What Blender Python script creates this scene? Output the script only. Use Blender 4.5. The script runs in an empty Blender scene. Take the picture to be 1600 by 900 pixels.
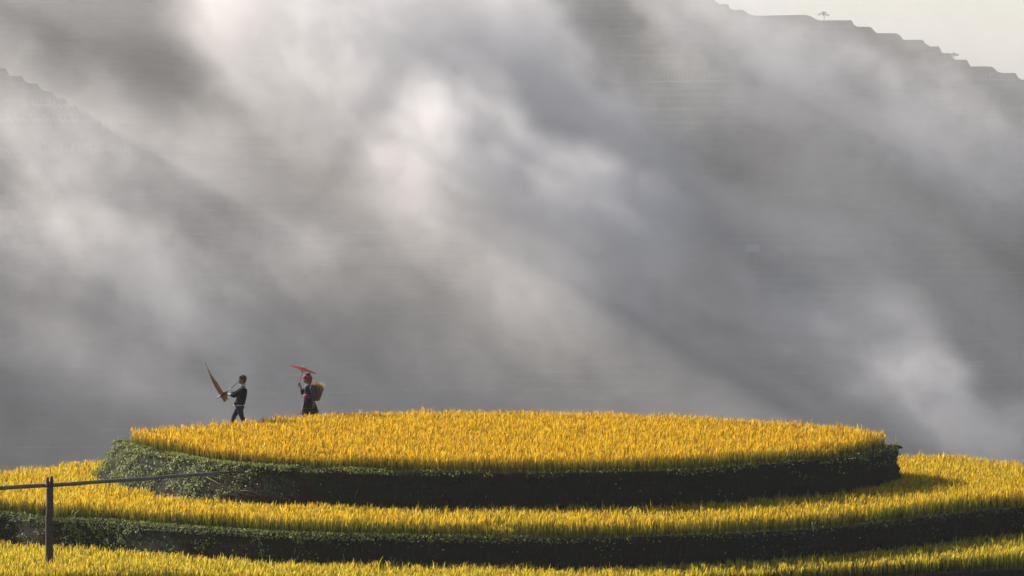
import bpy, bmesh, math, random
import numpy as np
from mathutils import Vector, Matrix, noise
R = math.radians
S = bpy.context.scene
COL = S.collection

# ------------------------------------------------------------------ camera
F = 5760.0                       # focal length in photo pixels (photo 1600 wide)
CAM = Vector((0.0, 0.0, 7.12))
PITCH = math.atan(185.0 / F)
cam_data = bpy.data.cameras.new('camera')
cam_data.sensor_width = 36.0
cam_data.lens = 36.0 * F / 1600.0
cam_data.clip_start = 1.0
cam_data.clip_end = 9000.0
camera = bpy.data.objects.new('camera', cam_data)
COL.objects.link(camera)
camera.location = CAM
camera.rotation_euler = (math.pi / 2 - PITCH, 0, 0)
S.camera = camera

# ------------------------------------------------------------------ sky and sun
SUN_EL, SUN_AZ = R(24.0), R(-55.0)          # azimuth from +Y, towards -X (back left)
world = bpy.data.worlds.new('World')
S.world = world
world.use_nodes = True
wn = world.node_tree
bg = wn.nodes['Background']
sky = wn.nodes.new('ShaderNodeTexSky')
sky.sky_type = 'NISHITA'
sky.sun_disc = False
sky.sun_elevation = SUN_EL
sky.sun_rotation = SUN_AZ
sky.altitude = 1000.0
sky.air_density = 1.0
sky.dust_density = 2.6
sky.ozone_density = 1.0
wn.links.new(sky.outputs['Color'], bg.inputs['Color'])
bg.inputs['Strength'].default_value = 0.070

sun_dir = Vector((math.sin(SUN_AZ) * math.cos(SUN_EL), math.cos(SUN_AZ) * math.cos(SUN_EL), math.sin(SUN_EL)))
sd = bpy.data.lights.new('sun', 'SUN')
sd.energy = 5.0
sd.angle = R(0.55)
sd.color = (1.0, 0.895, 0.80)
sun = bpy.data.objects.new('sun', sd)
COL.objects.link(sun)
sun.rotation_euler = sun_dir.to_track_quat('Z', 'Y').to_euler()
sun.location = (-60, 40, 60)

S.view_settings.view_transform = 'Standard'
S.view_settings.look = 'None'
S.view_settings.exposure = 0.76
S.view_settings.gamma = 1.0
S.view_settings.use_curve_mapping = False
S.render.engine = 'CYCLES'
S.cycles.use_denoising = True
S.cycles.max_bounces = 8
S.cycles.volume_bounces = 3
S.cycles.transparent_max_bounces = 8
S.cycles.volume_step_rate = 7.0
S.cycles.volume_max_steps = 256

# ------------------------------------------------------------------ helpers
def ray(px, py):
    u, v = (px - 800.0) / F, (450.0 - py) / F
    c, s = math.cos(PITCH), math.sin(PITCH)
    # camera looks along +Y pitched down
    return Vector((u, c + v * s, v * c - s))

def on_z(px, py, z):
    d = ray(px, py)
    t = (z - CAM.z) / d.z
    return Vector((d.x * t, d.y * t, z))

def at_y(px, py, y):
    d = ray(px, py)
    t = y / d.y
    return Vector((d.x * t, y, CAM.z + d.z * t))

def tag(o, label=None, cat=None, group=None, kind=None):
    if label: o['label'] = label
    if cat: o['category'] = cat
    if group: o['group'] = group
    if kind: o['kind'] = kind
    return o

def link_mesh(name, me, mat=None, parent=None, loc=None):
    o = bpy.data.objects.new(name, me)
    COL.objects.link(o)
    if mat is not None:
        me.materials.clear(); me.materials.append(mat)
    if parent is not None: o.parent = parent
    if loc is not None: o.location = loc
    return o

def np_mesh(name, verts, faces, smooth=False):
    me = bpy.data.meshes.new(name)
    me.from_pydata([tuple(v) for v in verts], [], [tuple(int(i) for i in f) for f in faces])
    if smooth:
        me.polygons.foreach_set('use_smooth', [True] * len(me.polygons))
    me.update()
    return me

class NT:
    """tiny shader / geometry node helper"""
    def __init__(self, tree): self.t = tree
    def n(self, typ, **kw):
        nd = self.t.nodes.new(typ)
        for k, v in kw.items():
            setattr(nd, k, v)
        return nd
    def put(self, sock, v):
        if isinstance(v, bpy.types.NodeSocket): self.t.links.new(v, sock)
        elif v is not None: sock.default_value = v
    def math(self, op, a, b=None, c=None, clamp=False):
        nd = self.n('ShaderNodeMath', operation=op); nd.use_clamp = clamp
        self.put(nd.inputs[0], a)
        if b is not None: self.put(nd.inputs[1], b)
        if c is not None: self.put(nd.inputs[2], c)
        return nd.outputs[0]
    def vec(self, op, a, b=None, scale=None):
        nd = self.n('ShaderNodeVectorMath', operation=op)
        self.put(nd.inputs[0], a)
        if b is not None: self.put(nd.inputs[1], b)
        if scale is not None: self.put(nd.inputs['Scale'], scale)
        return nd.outputs['Value'] if op in ('LENGTH', 'DOT_PRODUCT', 'DISTANCE') else nd.outputs['Vector']
    def noise(self, vec, scale, detail=3.0, rough=0.55, color=False, dist=0.0):
        nd = self.n('ShaderNodeTexNoise')
        if vec is not None: self.put(nd.inputs['Vector'], vec)
        nd.inputs['Scale'].default_value = scale
        nd.inputs['Detail'].default_value = detail
        nd.inputs['Roughness'].default_value = rough
        nd.inputs['Distortion'].default_value = dist
        return nd.outputs['Color'] if color else nd.outputs[0]
    def maprange(self, v, a, b, c, d, smooth=False):
        nd = self.n('ShaderNodeMapRange')
        if smooth: nd.interpolation_type = 'SMOOTHSTEP'
        self.put(nd.inputs[0], v)
        for i, x in enumerate((a, b, c, d)): self.put(nd.inputs[i + 1], x)
        return nd.outputs[0]
    def mix(self, f, a, b, typ='MIX'):
        nd = self.n('ShaderNodeMix', data_type='RGBA', blend_type=typ)
        self.put(nd.inputs[0], f)
        self.put(nd.inputs[6], a); self.put(nd.inputs[7], b)
        return nd.outputs[2]

def c4(r, g, b): return (r, g, b, 1.0)

def new_mat(name):
    m = bpy.data.materials.new(name); m.use_nodes = True
    t = NT(m.node_tree)
    return m, t, m.node_tree.nodes['Principled BSDF']

def simple_mat(name, col, rough=0.8, var=0.15, scale=30.0, spec=0.2, bump=0.0):
    m, t, p = new_mat(name)
    tc = t.n('ShaderNodeTexCoord')
    nz = t.noise(tc.outputs['Object'], scale, 4.0)
    f = t.maprange(nz, 0.3, 0.7, 0.0, 1.0)
    a = tuple(max(0, x * (1 - var)) for x in col); b = tuple(min(1, x * (1 + var)) for x in col)
    t.put(p.inputs['Base Color'], t.mix(f, c4(*a), c4(*b)))
    p.inputs['Roughness'].default_value = rough
    p.inputs['Specular IOR Level'].default_value = spec
    if bump:
        bn = t.n('ShaderNodeBump'); bn.inputs['Strength'].default_value = bump
        bn.inputs['Distance'].default_value = 0.02
        t.put(bn.inputs['Height'], nz); t.put(p.inputs['Normal'], bn.outputs[0])
    return m

def vnoise(x, y, s, seed=0.0, octaves=3):
    return noise.fractal(Vector((x * s, y * s, seed)), 0.8, 2.1, octaves)

# value noise in numpy for large grids
def np_noise(X, Y, s, seed):
    rs = np.random.RandomState(seed)
    N = 256
    g = rs.rand(N, N) * 2 - 1
    out = np.zeros_like(X); amp = 1.0
    for o in range(3):
        x = X * s * (2 ** o) + 37.3 * o; y = Y * s * (2 ** o) + 11.1 * o
        xi = np.floor(x).astype(int); yi = np.floor(y).astype(int)
        fx = x - xi; fy = y - yi
        fx = fx * fx * (3 - 2 * fx); fy = fy * fy * (3 - 2 * fy)
        a = g[xi % N, yi % N]; b = g[(xi + 1) % N, yi % N]
        c = g[xi % N, (yi + 1) % N]; d = g[(xi + 1) % N, (yi + 1) % N]
        out += amp * ((a * (1 - fx) + b * fx) * (1 - fy) + (c * (1 - fx) + d * fx) * fy)
        amp *= 0.5
    return out

# ------------------------------------------------------------------ far terraced mountain
def grow(a, b, fine, far_lo, far_hi):
    mid = list(np.arange(a, b + 1e-6, fine))
    lo = []; s = fine; x = a
    while x > far_lo:
        s = min(s * 1.25, 60); x -= s; lo.append(x)
    hi = []; s = fine; x = b
    while x < far_hi:
        s = min(s * 1.25, 60); x += s; hi.append(x)
    return np.array(lo[::-1] + mid + hi)

def mountain():
    xs = grow(-98, 98, 0.58, -700, 700)
    ys = grow(472, 650, 0.27, 380, 1500)
    X, Y = np.meshgrid(xs, ys)
    n1 = np_noise(X, Y, 1 / 60.0, 3); n2 = np_noise(X, Y, 1 / 14.0, 5); n3 = np_noise(X, Y, 1 / 25.0, 9)
    face = -45 + 0.56 * (Y - 470) + 4.0 * n1 + 0.12 * n2 + 0.0006 * X * X
    kx, kz = [-400.0, -100.0, -20.0], [30.0, 54.0, 52.0]
    for rx, ry in ((1040, -70), (1090, -36), (1130, -12), (1165, 4), (1220, 12), (1270, 20), (1325, 35), (1380, 52), (1428, 66), (1472, 84), (1515, 100), (1565, 108), (1600, 121), (1680, 150)):
        D = 600.0
        for _ in range(8):
            z_ = 7.12 + (265 - ry) / F * D; D = 470 + (z_ + 45) / 0.56
        kx.append((rx - 800) / F * D); kz.append(z_ + 0.16 * (D - 605) - 0.9)
    kx += [140.0, 400.0]; kz += [0.0, -45.0]
    crest = np.interp(X, kx, kz) - 0.16 * (Y - 605) + 0.25 * n2
    main = np.minimum(face, crest)
    sx = np.array([-400, -120, -76, -60.5, -45, -27, -7, 20], float)
    sz = np.array([30, 30, 23.2, 14.8, 2.5, -11.0, -18, -45], float)
    sx = sx * 1.027; sz = 7.12 + (sz - 7.12) * 1.027
    sp = np.interp(X, sx, sz)
    dy = Y - (563 + 0.2 * (X + 50))
    spur = sp - np.where(dy < 0, -dy * 1.05, dy * 0.30) + 0.3 * n2
    H = np.maximum(main, spur)
    q = 1.12
    H = H + 0.6 * n1 * np.clip((26 - H) / 12, 0, 1)
    t = H / q + 0.8 * np_noise(H * 0 + 3.3, H, 0.22, 61) + 0.8 * np_noise(X, Y * 0.4, 1 / 45.0, 66) * np.clip((30 - H) / 15, 0, 1)
    b = np.floor(t); f = t - b
    st = np.clip((f - 0.64) / 0.30, 0, 1)
    Z = q * (b + st * st * (3 - 2 * st))
    Z = np.maximum(Z, -46.0)
    nx, ny = len(xs), len(ys)
    global MGRID
    MGRID = (xs, ys, Z)
    V = np.stack([X.ravel(), Y.ravel(), Z.ravel()], 1)
    i = np.arange(ny - 1)[:, None] * nx + np.arange(nx - 1)[None, :]
    Fc = np.stack([i, i + 1, i + 1 + nx, i + nx], -1).reshape(-1, 4)
    me = bpy.data.meshes.new('mountain_slope')
    me.vertices.add(len(V)); me.vertices.foreach_set('co', V.ravel())
    me.loops.add(Fc.size); me.loops.foreach_set('vertex_index', Fc.ravel())
    me.polygons.add(len(Fc)); me.polygons.foreach_set('loop_start', np.arange(0, Fc.size, 4))
    me.update(calc_edges=True)
    at = me.attributes.new('step', 'FLOAT', 'POINT')
    at.data.foreach_set('value', f.ravel().astype(np.float32))
    m, tt, p = new_mat('mountain_terraces')
    a = tt.n('ShaderNodeAttribute'); a.attribute_name = 'step'
    geo = tt.n('ShaderNodeNewGeometry')
    nz = tt.noise(geo.outputs['Position'], 0.35, 4.0)
    nb = tt.noise(geo.outputs['Position'], 0.03, 2.0)
    sz_ = tt.n('ShaderNodeSeparateXYZ'); tt.put(sz_.inputs[0], geo.outputs['Position'])
    lev = tt.n('ShaderNodeTexNoise', noise_dimensions='1D'); tt.put(lev.inputs['W'], tt.math('MULTIPLY', sz_.outputs[2], 0.09)); lev.inputs['Detail'].default_value = 1.0
    pale_level = tt.maprange(lev.outputs[0], .48, .58, 0, 1)
    rice = tt.mix(pale_level, tt.mix(nb, c4(0.12, 0.14, 0.09), c4(0.06, 0.09, 0.065)), c4(0.30, 0.30, 0.19))  # rice colour; pale levels also paint in sunlight caught on the rims
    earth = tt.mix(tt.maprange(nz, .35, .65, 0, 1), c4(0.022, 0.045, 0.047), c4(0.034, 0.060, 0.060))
    isr = tt.math('ADD', tt.maprange(a.outputs['Fac'], 0.92, 0.96, 0, 1), tt.maprange(a.outputs['Fac'], 0.58, 0.64, 0.5, 0), clamp=True)  # rice on lips and treads, lightened in colour like sunlit edges
    isr = tt.math('MULTIPLY', isr, tt.maprange(tt.noise(geo.outputs['Position'], 0.045, 3.0), 0.47, 0.60, 0.0, 1.0, smooth=True))
    isr = tt.math('MAXIMUM', isr, tt.maprange(a.outputs['Fac'], 0.54, 0.60, 0.22, 0.0))
    tt.put(p.inputs['Base Color'], tt.mix(isr, earth, rice))
    p.inputs['Roughness'].default_value = 0.95
    p.inputs['Specular IOR Level'].default_value = 0.1
    o = link_mesh('mountain_slope', me, m)
    return tag(o, kind='structure')
mountain()

# ------------------------------------------------------------------ drifting mist (real volume in front of the slope)
# banks of cloud: start pixel, end pixel, radius in photo pixels, distance, density
BANKS = [
    # x0, y0, x1, y1, radius, metres in front of the slope, density
    (330, -80, 450, 70, 110, 26, .09),
    (400, 0, 600, 180, 135, 30, .085),
    (540, 120, 760, 300, 125, 30, .068),
    (620, -80, 820, 110, 140, 22, .07),
    (720, 250, 920, 420, 130, 34, .135),
    (760, 80, 980, 250, 110, 26, .095),
    (960, 230, 1010, 400, 90, 26, .085),
    (860, 400, 1060, 500, 75, 30, .07),
    (1000, 0, 1250, 110, 70, 22, .07),
    (1220, 120, 1400, 190, 75, 28, .09),
    (1400, 200, 1640, 260, 80, 28, .08),
    (1130, 10, 1620, 150, 55, 14, .022),
    (1120, 170, 1260, 290, 40, 22, .05),
    (1170, 290, 1260, 400, 34, 22, .02),
    (-60, 110, 330, 270, 75, 60, .030),
    (-60, 200, 130, 240, 90, 72, .034),
    (60, 270, 220, 330, 85, 62, .036),
    (-60, 360, 80, 400, 80, 50, .055),
    (130, 380, 330, 540, 80, 44, .04),
    (250, 440, 480, 400, 75, 40, .06),
    (480, 470, 640, 440, 50, 30, .02),
    (1200, 470, 1350, 550, 65, 34, .08),
    (1320, 540, 1450, 620, 85, 42, .085),
    (1430, 610, 1580, 700, 75, 42, .075),
    (-60, 560, 200, 640, 90, 30, .03),
    (620, 560, 1100, 600, 50, 26, .02),
]
CLEAR = [   # thinner air between the banks: x0, y0, x1, y1, radius, how much stays
    (-60, 40, 270, 110, 75, .25),
    (150, 150, 420, 250, 45, .55),
    (930, 80, 1160, 230, 80, .12),
    (1230, 300, 1620, 430, 95, .40),
    (500, 310, 720, 430, 60, .45),
    (880, 530, 1180, 640, 60, .6),
    (1420, 105, 1620, 150, 35, .4),
]
BASE_MIST = 0.014
BANK_GAIN = 0.85

def slope_y(z): return 470.0 + (z + 45.0) / 0.56

def near_slope(px, py, ahead):
    """the point seen at this photo pixel that lies so many metres in front of the mountain's face"""
    d = ray(px, py)
    # CAM.z + d.z*t = z ; d.y*t = slope_y(z) - ahead
    t = (470.0 + (CAM.z + 45.0) / 0.56 - ahead) / (d.y - d.z / 0.56)
    return Vector((d.x * t, d.y * t, CAM.z + d.z * t))

def mist():
    me = bpy.data.meshes.new('mist')
    lo, hi = Vector((-115, 425, -46)), Vector((115, 660, 64))
    # the mesh itself is only a seed; the geometry nodes replace it by the volume
    me.from_pydata([lo, (hi.x, lo.y, lo.z), (lo.x, hi.y, lo.z)], [], [(0, 1, 2)])
    o = bpy.data.objects.new('mist', me); COL.objects.link(o)
    ng = bpy.data.node_groups.new('mist_banks', 'GeometryNodeTree')
    ng.interface.new_socket('Geometry', in_out='OUTPUT', socket_type='NodeSocketGeometry')
    t = NT(ng)
    out = t.n('NodeGroupOutput')
    pos = t.n('GeometryNodeInputPosition').outputs[0]
    # warp
    w1 = t.vec('SUBTRACT', t.noise(pos, 0.030, 2.0, 0.5, True), (0.5, 0.5, 0.5))
    w2 = t.vec('SUBTRACT', t.noise(pos, 0.11, 3.0, 0.55, True), (0.5, 0.5, 0.5))
    p2 = t.vec('ADD', pos, t.vec('SCALE', w1, scale=14.0))
    w3 = t.vec('SUBTRACT', t.noise(pos, 0.28, 3.0, 0.6, True), (0.5, 0.5, 0.5))
    p2 = t.vec('ADD', p2, t.vec('SCALE', w2, scale=10.0))
    p2 = t.vec('ADD', p2, t.vec('SCALE', w3, scale=5.0))
    tot = None; clear = None
    for (x0, y0, x1, y1, r, dist, dens) in BANKS:
        a = near_slope(x0, y0, dist); b = near_slope(x1, y1, dist)
        rr = r * a.y / F * 1.45
        ba = b - a
        pa = t.vec('SUBTRACT', p2, tuple(a))
        h = t.math('DIVIDE', t.vec('DOT_PRODUCT', pa, tuple(ba)), ba.length_squared, clamp=True)
        d = t.vec('LENGTH', t.vec('MULTIPLY', t.vec('SUBTRACT', pa, t.vec('SCALE', tuple(ba), scale=h)), (1.0, 1.6, 1.0)))
        v = t.maprange(d, rr * 0.15, rr, dens * BANK_GAIN, 0.0, smooth=True)
        tot = v if tot is None else t.math('ADD', tot, v)
    # wisps stretched along the drift (down to the right)
    mp = t.n('ShaderNodeVectorRotate', rotation_type='Y_AXIS')
    t.put(mp.inputs['Vector'], p2); mp.inputs['Angle'].default_value = R(-38)
    st = t.vec('MULTIPLY', mp.outputs[0], (0.26, 1.0, 1.0))
    n = t.noise(st, 0.135, 7.0, 0.72)
    n = t.maprange(n, 0.36, 0.64, 0.15, 1.8, smooth=True)
    n2 = t.maprange(t.noise(st, 0.022, 2.0, 0.5), 0.35, 0.65, 0.35, 1.7, smooth=True)
    sep = t.n('ShaderNodeSeparateXYZ'); t.put(sep.inputs[0], pos)
    ahead = t.math('SUBTRACT', t.math('ADD', t.math('DIVIDE', sep.outputs[2], 0.56), 470.0 + 45.0 / 0.56), sep.outputs[1])
    base = t.math('MULTIPLY', t.math('MULTIPLY', n2, BASE_MIST), t.math('MULTIPLY', t.maprange(ahead, 25.0, 70.0, 1.0, 0.0, smooth=True), t.maprange(sep.outputs[2], 4.0, 38.0, 1.15, 0.42)))
    for (x0, y0, x1, y1, r, keep) in CLEAR:
        a = near_slope(x0, y0, 20); b = near_slope(x1, y1, 20); ba = b - a; rr = r * a.y / F * 1.5
        pa = t.vec('SUBTRACT', p2, tuple(a))
        h = t.math('DIVIDE', t.vec('DOT_PRODUCT', pa, tuple(ba)), ba.length_squared, clamp=True)
        d = t.vec('LENGTH', t.vec('MULTIPLY', t.vec('SUBTRACT', pa, t.vec('SCALE', tuple(ba), scale=h)), (1.0, 0.35, 1.0)))
        gaps = t.maprange(d, rr * 0.2, rr, keep + .05, 1.0, smooth=True)
        clear = gaps if clear is None else t.math('MULTIPLY', clear, gaps)
    # fade at the borders of the region
    dn = t.math('ADD', t.math('MULTIPLY', tot, n), t.math('MULTIPLY', base, t.math('ADD', t.math('MULTIPLY', n, 0.8), 0.2)))
    dn = t.math('MULTIPLY', dn, clear)
    for i, (l, h_, m) in enumerate(((lo.x, hi.x, 18), (lo.y, hi.y, 18), (lo.z, hi.z, 10))):
        dn = t.math('MULTIPLY', dn, t.maprange(sep.outputs[i], l + 1, l + m, 0, 1, smooth=True))
        dn = t.math('MULTIPLY', dn, t.maprange(sep.outputs[i], h_ - m, h_ - 1, 1, 0, smooth=True))
    vc = t.n('GeometryNodeVolumeCube')
    t.put(vc.inputs['Density'], dn)
    vc.inputs['Background'].default_value = 0.0
    vc.inputs['Min'].default_value = lo; vc.inputs['Max'].default_value = hi
    vox = 0.66
    for k, ax in zip(('Resolution X', 'Resolution Y', 'Resolution Z'), range(3)):
        vc.inputs[k].default_value = int((hi[ax] - lo[ax]) / vox)
    m = bpy.data.materials.new('mist_vapour'); m.use_nodes = True
    mt = m.node_tree; mt.nodes.clear()
    mo = mt.nodes.new('ShaderNodeOutputMaterial')
    pv = mt.nodes.new('ShaderNodeVolumePrincipled')
    pv.inputs['Color'].default_value = (0.975, 0.972, 0.975, 1)
    pv.inputs['Density'].default_value = 1.0
    pv.inputs['Anisotropy'].default_value = 0.35
    mt.links.new(pv.outputs[0], mo.inputs['Volume'])
    sm = t.n('GeometryNodeSetMaterial'); sm.inputs['Material'].default_value = m
    t.put(sm.inputs['Geometry'], vc.outputs[0])
    t.put(out.inputs[0], sm.outputs[0])
    me.materials.append(m)
    md = o.modifiers.new('mist_banks', 'NODES'); md.node_group = ng
    return tag(o, kind='stuff')
mist()

def haze():
    me = bpy.data.meshes.new('haze')
    bm = bmesh.new(); bmesh.ops.create_cube(bm, size=1.0)
    lo, hi = Vector((-800, -60, -48)), Vector((800, 1600, 160))
    for v in bm.verts:
        v.co = Vector(((lo.x + hi.x) / 2 + v.co.x * (hi.x - lo.x), (lo.y + hi.y) / 2 + v.co.y * (hi.y - lo.y), (lo.z + hi.z) / 2 + v.co.z * (hi.z - lo.z)))
    bm.to_mesh(me); bm.free()
    m = bpy.data.materials.new('haze_air'); m.use_nodes = True
    mt = m.node_tree; mt.nodes.clear()
    mo = mt.nodes.new('ShaderNodeOutputMaterial')
    pv = mt.nodes.new('ShaderNodeVolumePrincipled')
    pv.inputs['Color'].default_value = (0.98, 0.95, 0.92, 1)
    pv.inputs['Density'].default_value = 0.00017
    pv.inputs['Anisotropy'].default_value = 0.2
    mt.links.new(pv.outputs[0], mo.inputs['Volume'])
    return tag(link_mesh('haze', me, m), kind='stuff')
haze()

# ------------------------------------------------------------------ foreground terraces (closed outlines, metres)
def catmull(pts, per=0.25, wob=0.10):
    """closed smooth curve through 2-D points, resampled at about 'per' metres"""
    P = np.array(pts, float); n = len(P); out = []
    for i in range(n):
        p0, p1, p2, p3 = P[i - 1], P[i], P[(i + 1) % n], P[(i + 2) % n]
        for t in np.linspace(0, 1, 24, endpoint=False):
            out.append(0.5 * ((2 * p1) + (-p0 + p2) * t + (2 * p0 - 5 * p1 + 4 * p2 - p3) * t * t + (-p0 + 3 * p1 - 3 * p2 + p3) * t ** 3))
    out = np.array(out)
    L = np.r_[0, np.cumsum(np.linalg.norm(np.roll(out, -1, 0) - out, axis=1))]
    m = int(L[-1] / per)
    s = np.linspace(0, L[-1], m, endpoint=False)
    x = np.interp(s, L, np.r_[out[:, 0], out[0, 0]]); y = np.interp(s, L, np.r_[out[:, 1], out[0, 1]])
    q = np.stack([x, y], 1)
    q = q + wob * np.stack([np_noise(q[:, 0], q[:, 1], 0.5, 51), np_noise(q[:, 0], q[:, 1], 0.5, 52)], 1)
    for _ in range(12):
        q = 0.5 * q + 0.25 * (np.roll(q, 1, 0) + np.roll(q, -1, 0))
    a = 0.5 * np.sum(q[:, 0] * np.roll(q[:, 1], -1) - np.roll(q[:, 0], -1) * q[:, 1])
    return q if a > 0 else q[::-1].copy()          # counter-clockwise

def normals(q):
    t = np.roll(q, -1, 0) - np.roll(q, 1, 0)
    n = np.stack([t[:, 1], -t[:, 0]], 1)           # outward for ccw
    n /= np.linalg.norm(n, axis=1)[:, None] + 1e-9
    for _ in range(4):
        n = 0.5 * n + 0.25 * (np.roll(n, 1, 0) + np.roll(n, -1, 0))
    return n / np.linalg.norm(n, axis=1)[:, None]

def inside(q, X, Y):
    c = np.zeros(X.shape, bool)
    n = len(q)
    for i in range(n):
        x0, y0 = q[i]; x1, y1 = q[(i + 1) % n]
        if y0 == y1: continue
        k = ((y0 > Y) != (y1 > Y)) & (X < (x1 - x0) * (Y - y0) / (y1 - y0) + x0)
        c ^= k
    return c

def pxs(lst, z): return [tuple(on_z(x, y, z)[:2]) for x, y in lst]

Z1, Z2, Z3, Z4 = 0.0, -1.14, -2.08, -3.0
RICE_H = 0.42
top_front = pxs([(183, 690), (194, 699), (225, 706), (252, 712), (300, 722), (375, 731), (480, 737), (600, 741), (700, 743), (830, 744),
                 (1000, 742), (1150, 735), (1300, 722), (1376, 709), (1398, 696)], Z1)
top_back = [(x, y + 0.35) for x, y in pxs([(1384, 677), (1330, 666), (1280, 662), (1200, 656), (1100, 650), (1000, 646), (850, 642), (700, 642),
                 (600, 644), (500, 648), (400, 656.5), (300, 665), (203, 672)], Z1 + RICE_H)]
T1 = catmull(top_front + top_back)
mid_front = pxs([(0, 806), (30, 809), (84, 816), (162, 818), (240, 826), (360, 834), (450, 839), (570, 842), (830, 845), (960, 846),
                 (1120, 841), (1275, 831), (1431, 816), (1600, 798)], Z2)
mid_front = [(-16.6, 89.6), (-14.6, 88.3)] + mid_front + [(14.8, 88.6), (17.2, 90.6), (17.9, 93.2), (16.4, 95.6)]
mid_back = [(x, y + 0.3) for x, y in pxs([(1600, 723), (1500, 715), (1410, 711)], Z2 + RICE_H)] + \
           [(8, 101.5), (3, 104.2), (-3, 104.6), (-8, 102.0)] + \
           [(x, y + 0.3) for x, y in pxs([(160, 718), (80, 726), (0, 736)], Z2 + RICE_H)] + [(-15.5, 93.2), (-17.0, 91.4)]
T2 = catmull(mid_front + mid_back)
low = [(-21.5, 86), (-18, 81.5), (-13, 79.2)] + pxs([(200, 925), (500, 934), (800, 936), (1000, 932), (1200, 921), (1400, 908), (1600, 893)], Z3) + \
      [(14.5, 84.0), (19, 86.5), (22.5, 91), (21.5, 97), (16, 103), (8, 107.5), (-2, 109), (-10, 106), (-17, 100), (-21, 93)]
T3 = catmull(low)
low2 = [(-27, 86), (-21, 78), (-13, 73.8), (-3, 72.0), (6, 72.6), (14, 75.5), (21, 80), (27, 88), (26, 98), (19, 107), (8, 113), (-4, 114), (-15, 110), (-24, 100)]
T4 = catmull(low2, 0.5)

def earth_mat(name, lo, hi, green):
    m, t, p = new_mat(name)
    g = t.n('ShaderNodeNewGeometry')
    n1 = t.noise(g.outputs['Position'], 1.3, 4.0); n2 = t.noise(g.outputs['Position'], 9.0, 5.0, 0.65)
    c = t.mix(t.maprange(n2, .3, .7, 0, 1), lo, hi)
    c = t.mix(t.maprange(n1, .42, .6, 0, 1), c, green)
    t.put(p.inputs['Base Color'], c)
    p.inputs['Roughness'].default_value = 0.95; p.inputs['Specular IOR Level'].default_value = 0.1
    b = t.n('ShaderNodeBump'); b.inputs['Strength'].default_value = 0.9; b.inputs['Distance'].default_value = 0.05
    t.put(b.inputs['Height'], n2); t.put(p.inputs['Normal'], b.outputs[0])
    return m
M_EARTH = earth_mat('terrace_earth', c4(0.014, 0.011, 0.009), c4(0.030, 0.023, 0.017), c4(0.016, 0.023, 0.014))
M_MUD = earth_mat('paddy_mud', c4(0.05, 0.042, 0.026), c4(0.09, 0.075, 0.045), c4(0.07, 0.07, 0.03))

def left_factor(n):
    """1 where the bank faces left (the broad leafy bank), 0 elsewhere"""
    return np.clip((-n[:, 0] - 0.25) / 0.6, 0, 1)

RISER = {}
def terrace(q, z, z_next, batter, seed):
    n = normals(q); m = len(q)
    lf = left_factor(n)
    bat = batter + 0.55 * lf * (1.0 if z > -0.5 else 0.2)
    H = z - z_next
    s = np.arange(m)
    nz = np.array([vnoise(p[0], p[1], 0.55, seed) for p in q]); nz2 = np.array([vnoise(p[0], p[1], 2.4, seed + 3) for p in q])
    rows = [(-0.34, 0.0, 0), (-0.24, 0.055, 0), (-0.10, 0.075, 0), (0.0, 0.05, 0), (0.04, -0.04, 0)]
    K = 9
    prof = []
    for off, dz, _ in rows:
        prof.append((np.full(m, off) + nz2 * 0.02, np.full(m, z + dz) + nz2 * 0.02 + nz * 0.02))
    for k in range(1, K + 1):
        f = k / K
        bulge = 0.06 * math.sin(math.pi * f)
        rough = np.array([vnoise(p[0] + f * 3, p[1] - f * 2, 1.7, seed + 7 * k * 0.13) for p in q])
        prof.append((0.04 + bat * f ** 1.1 + bulge * nz * 1.2 + rough * 0.07 * (1 - 0.3 * f), np.full(m, z - 0.04 - (H - 0.04) * f)))
    prof.append((bat + 0.35, np.full(m, z_next - 0.12)))
    V = []
    for off, zz in prof:
        V.append(np.c_[q + n * off[:, None], zz])
    Fc = []
    for r in range(len(prof) - 1):
        for i in range(m):
            j = (i + 1) % m
            Fc.append((r * m + i, (r + 1) * m + i, (r + 1) * m + j, r * m + j))
    V = np.concatenate(V)
    me = np_mesh('terrace', V, Fc, smooth=True)
    # tread: fan filled with bmesh
    o = link_mesh('terrace_bank', me, M_EARTH); tag(o, kind='structure')
    qi = q - n * 0.33
    bm = bmesh.new()
    vs = [bm.verts.new((a[0], a[1], z + 0.012)) for a in qi]
    f = bm.faces.new(vs); bmesh.ops.triangulate(bm, faces=[f])
    me2 = bpy.data.meshes.new('paddy'); bm.to_mesh(me2); bm.free()
    tag(link_mesh('paddy_floor', me2, M_MUD), kind='structure')
    RISER[z] = (q, n, prof)
terrace(T1, Z1, Z2, 0.22, 1.0)
terrace(T2, Z2, Z3, 0.20, 5.0)
terrace(T3, Z3, Z4, 0.22, 9.0)

def knoll():
    q = T4; n = normals(q); m = len(q)
    rows = [(-30, Z4 - 0.3), (0, Z4), (0.5, Z4 - 1.1), (8, -7), (20, -14), (38, -26), (60, -38), (85, -45), (110, -46.6)]
    V = []
    c = q.mean(0)
    V.append(np.c_[c + (q - c) * 0.35, np.full(m, Z4)])
    for off, z in rows[1:]:
        nn = np.array([vnoise(p[0] + off, p[1], 0.12, 2.0) for p in q]) * (0.0 if off < 1 else 1.2)
        V.append(np.c_[q + n * off, z + nn])
    Fc = []
    for r in range(len(V) - 1):
        for i in range(m):
            j = (i + 1) % m
            Fc.append((r * m + i, (r + 1) * m + i, (r + 1) * m + j, r * m + j))
    me = np_mesh('knoll', np.concatenate(V), Fc, smooth=True)
    tag(link_mesh('knoll', me, M_EARTH), kind='structure')
    me = np_mesh('valley_floor', [(-780, -50, -46.3), (780, -50, -46.3), (780, 1560, -46.3), (-780, 1560, -46.3)], [(0, 1, 2, 3)])
    tag(link_mesh('valley_floor', me, M_EARTH), kind='structure')
knoll()

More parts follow.
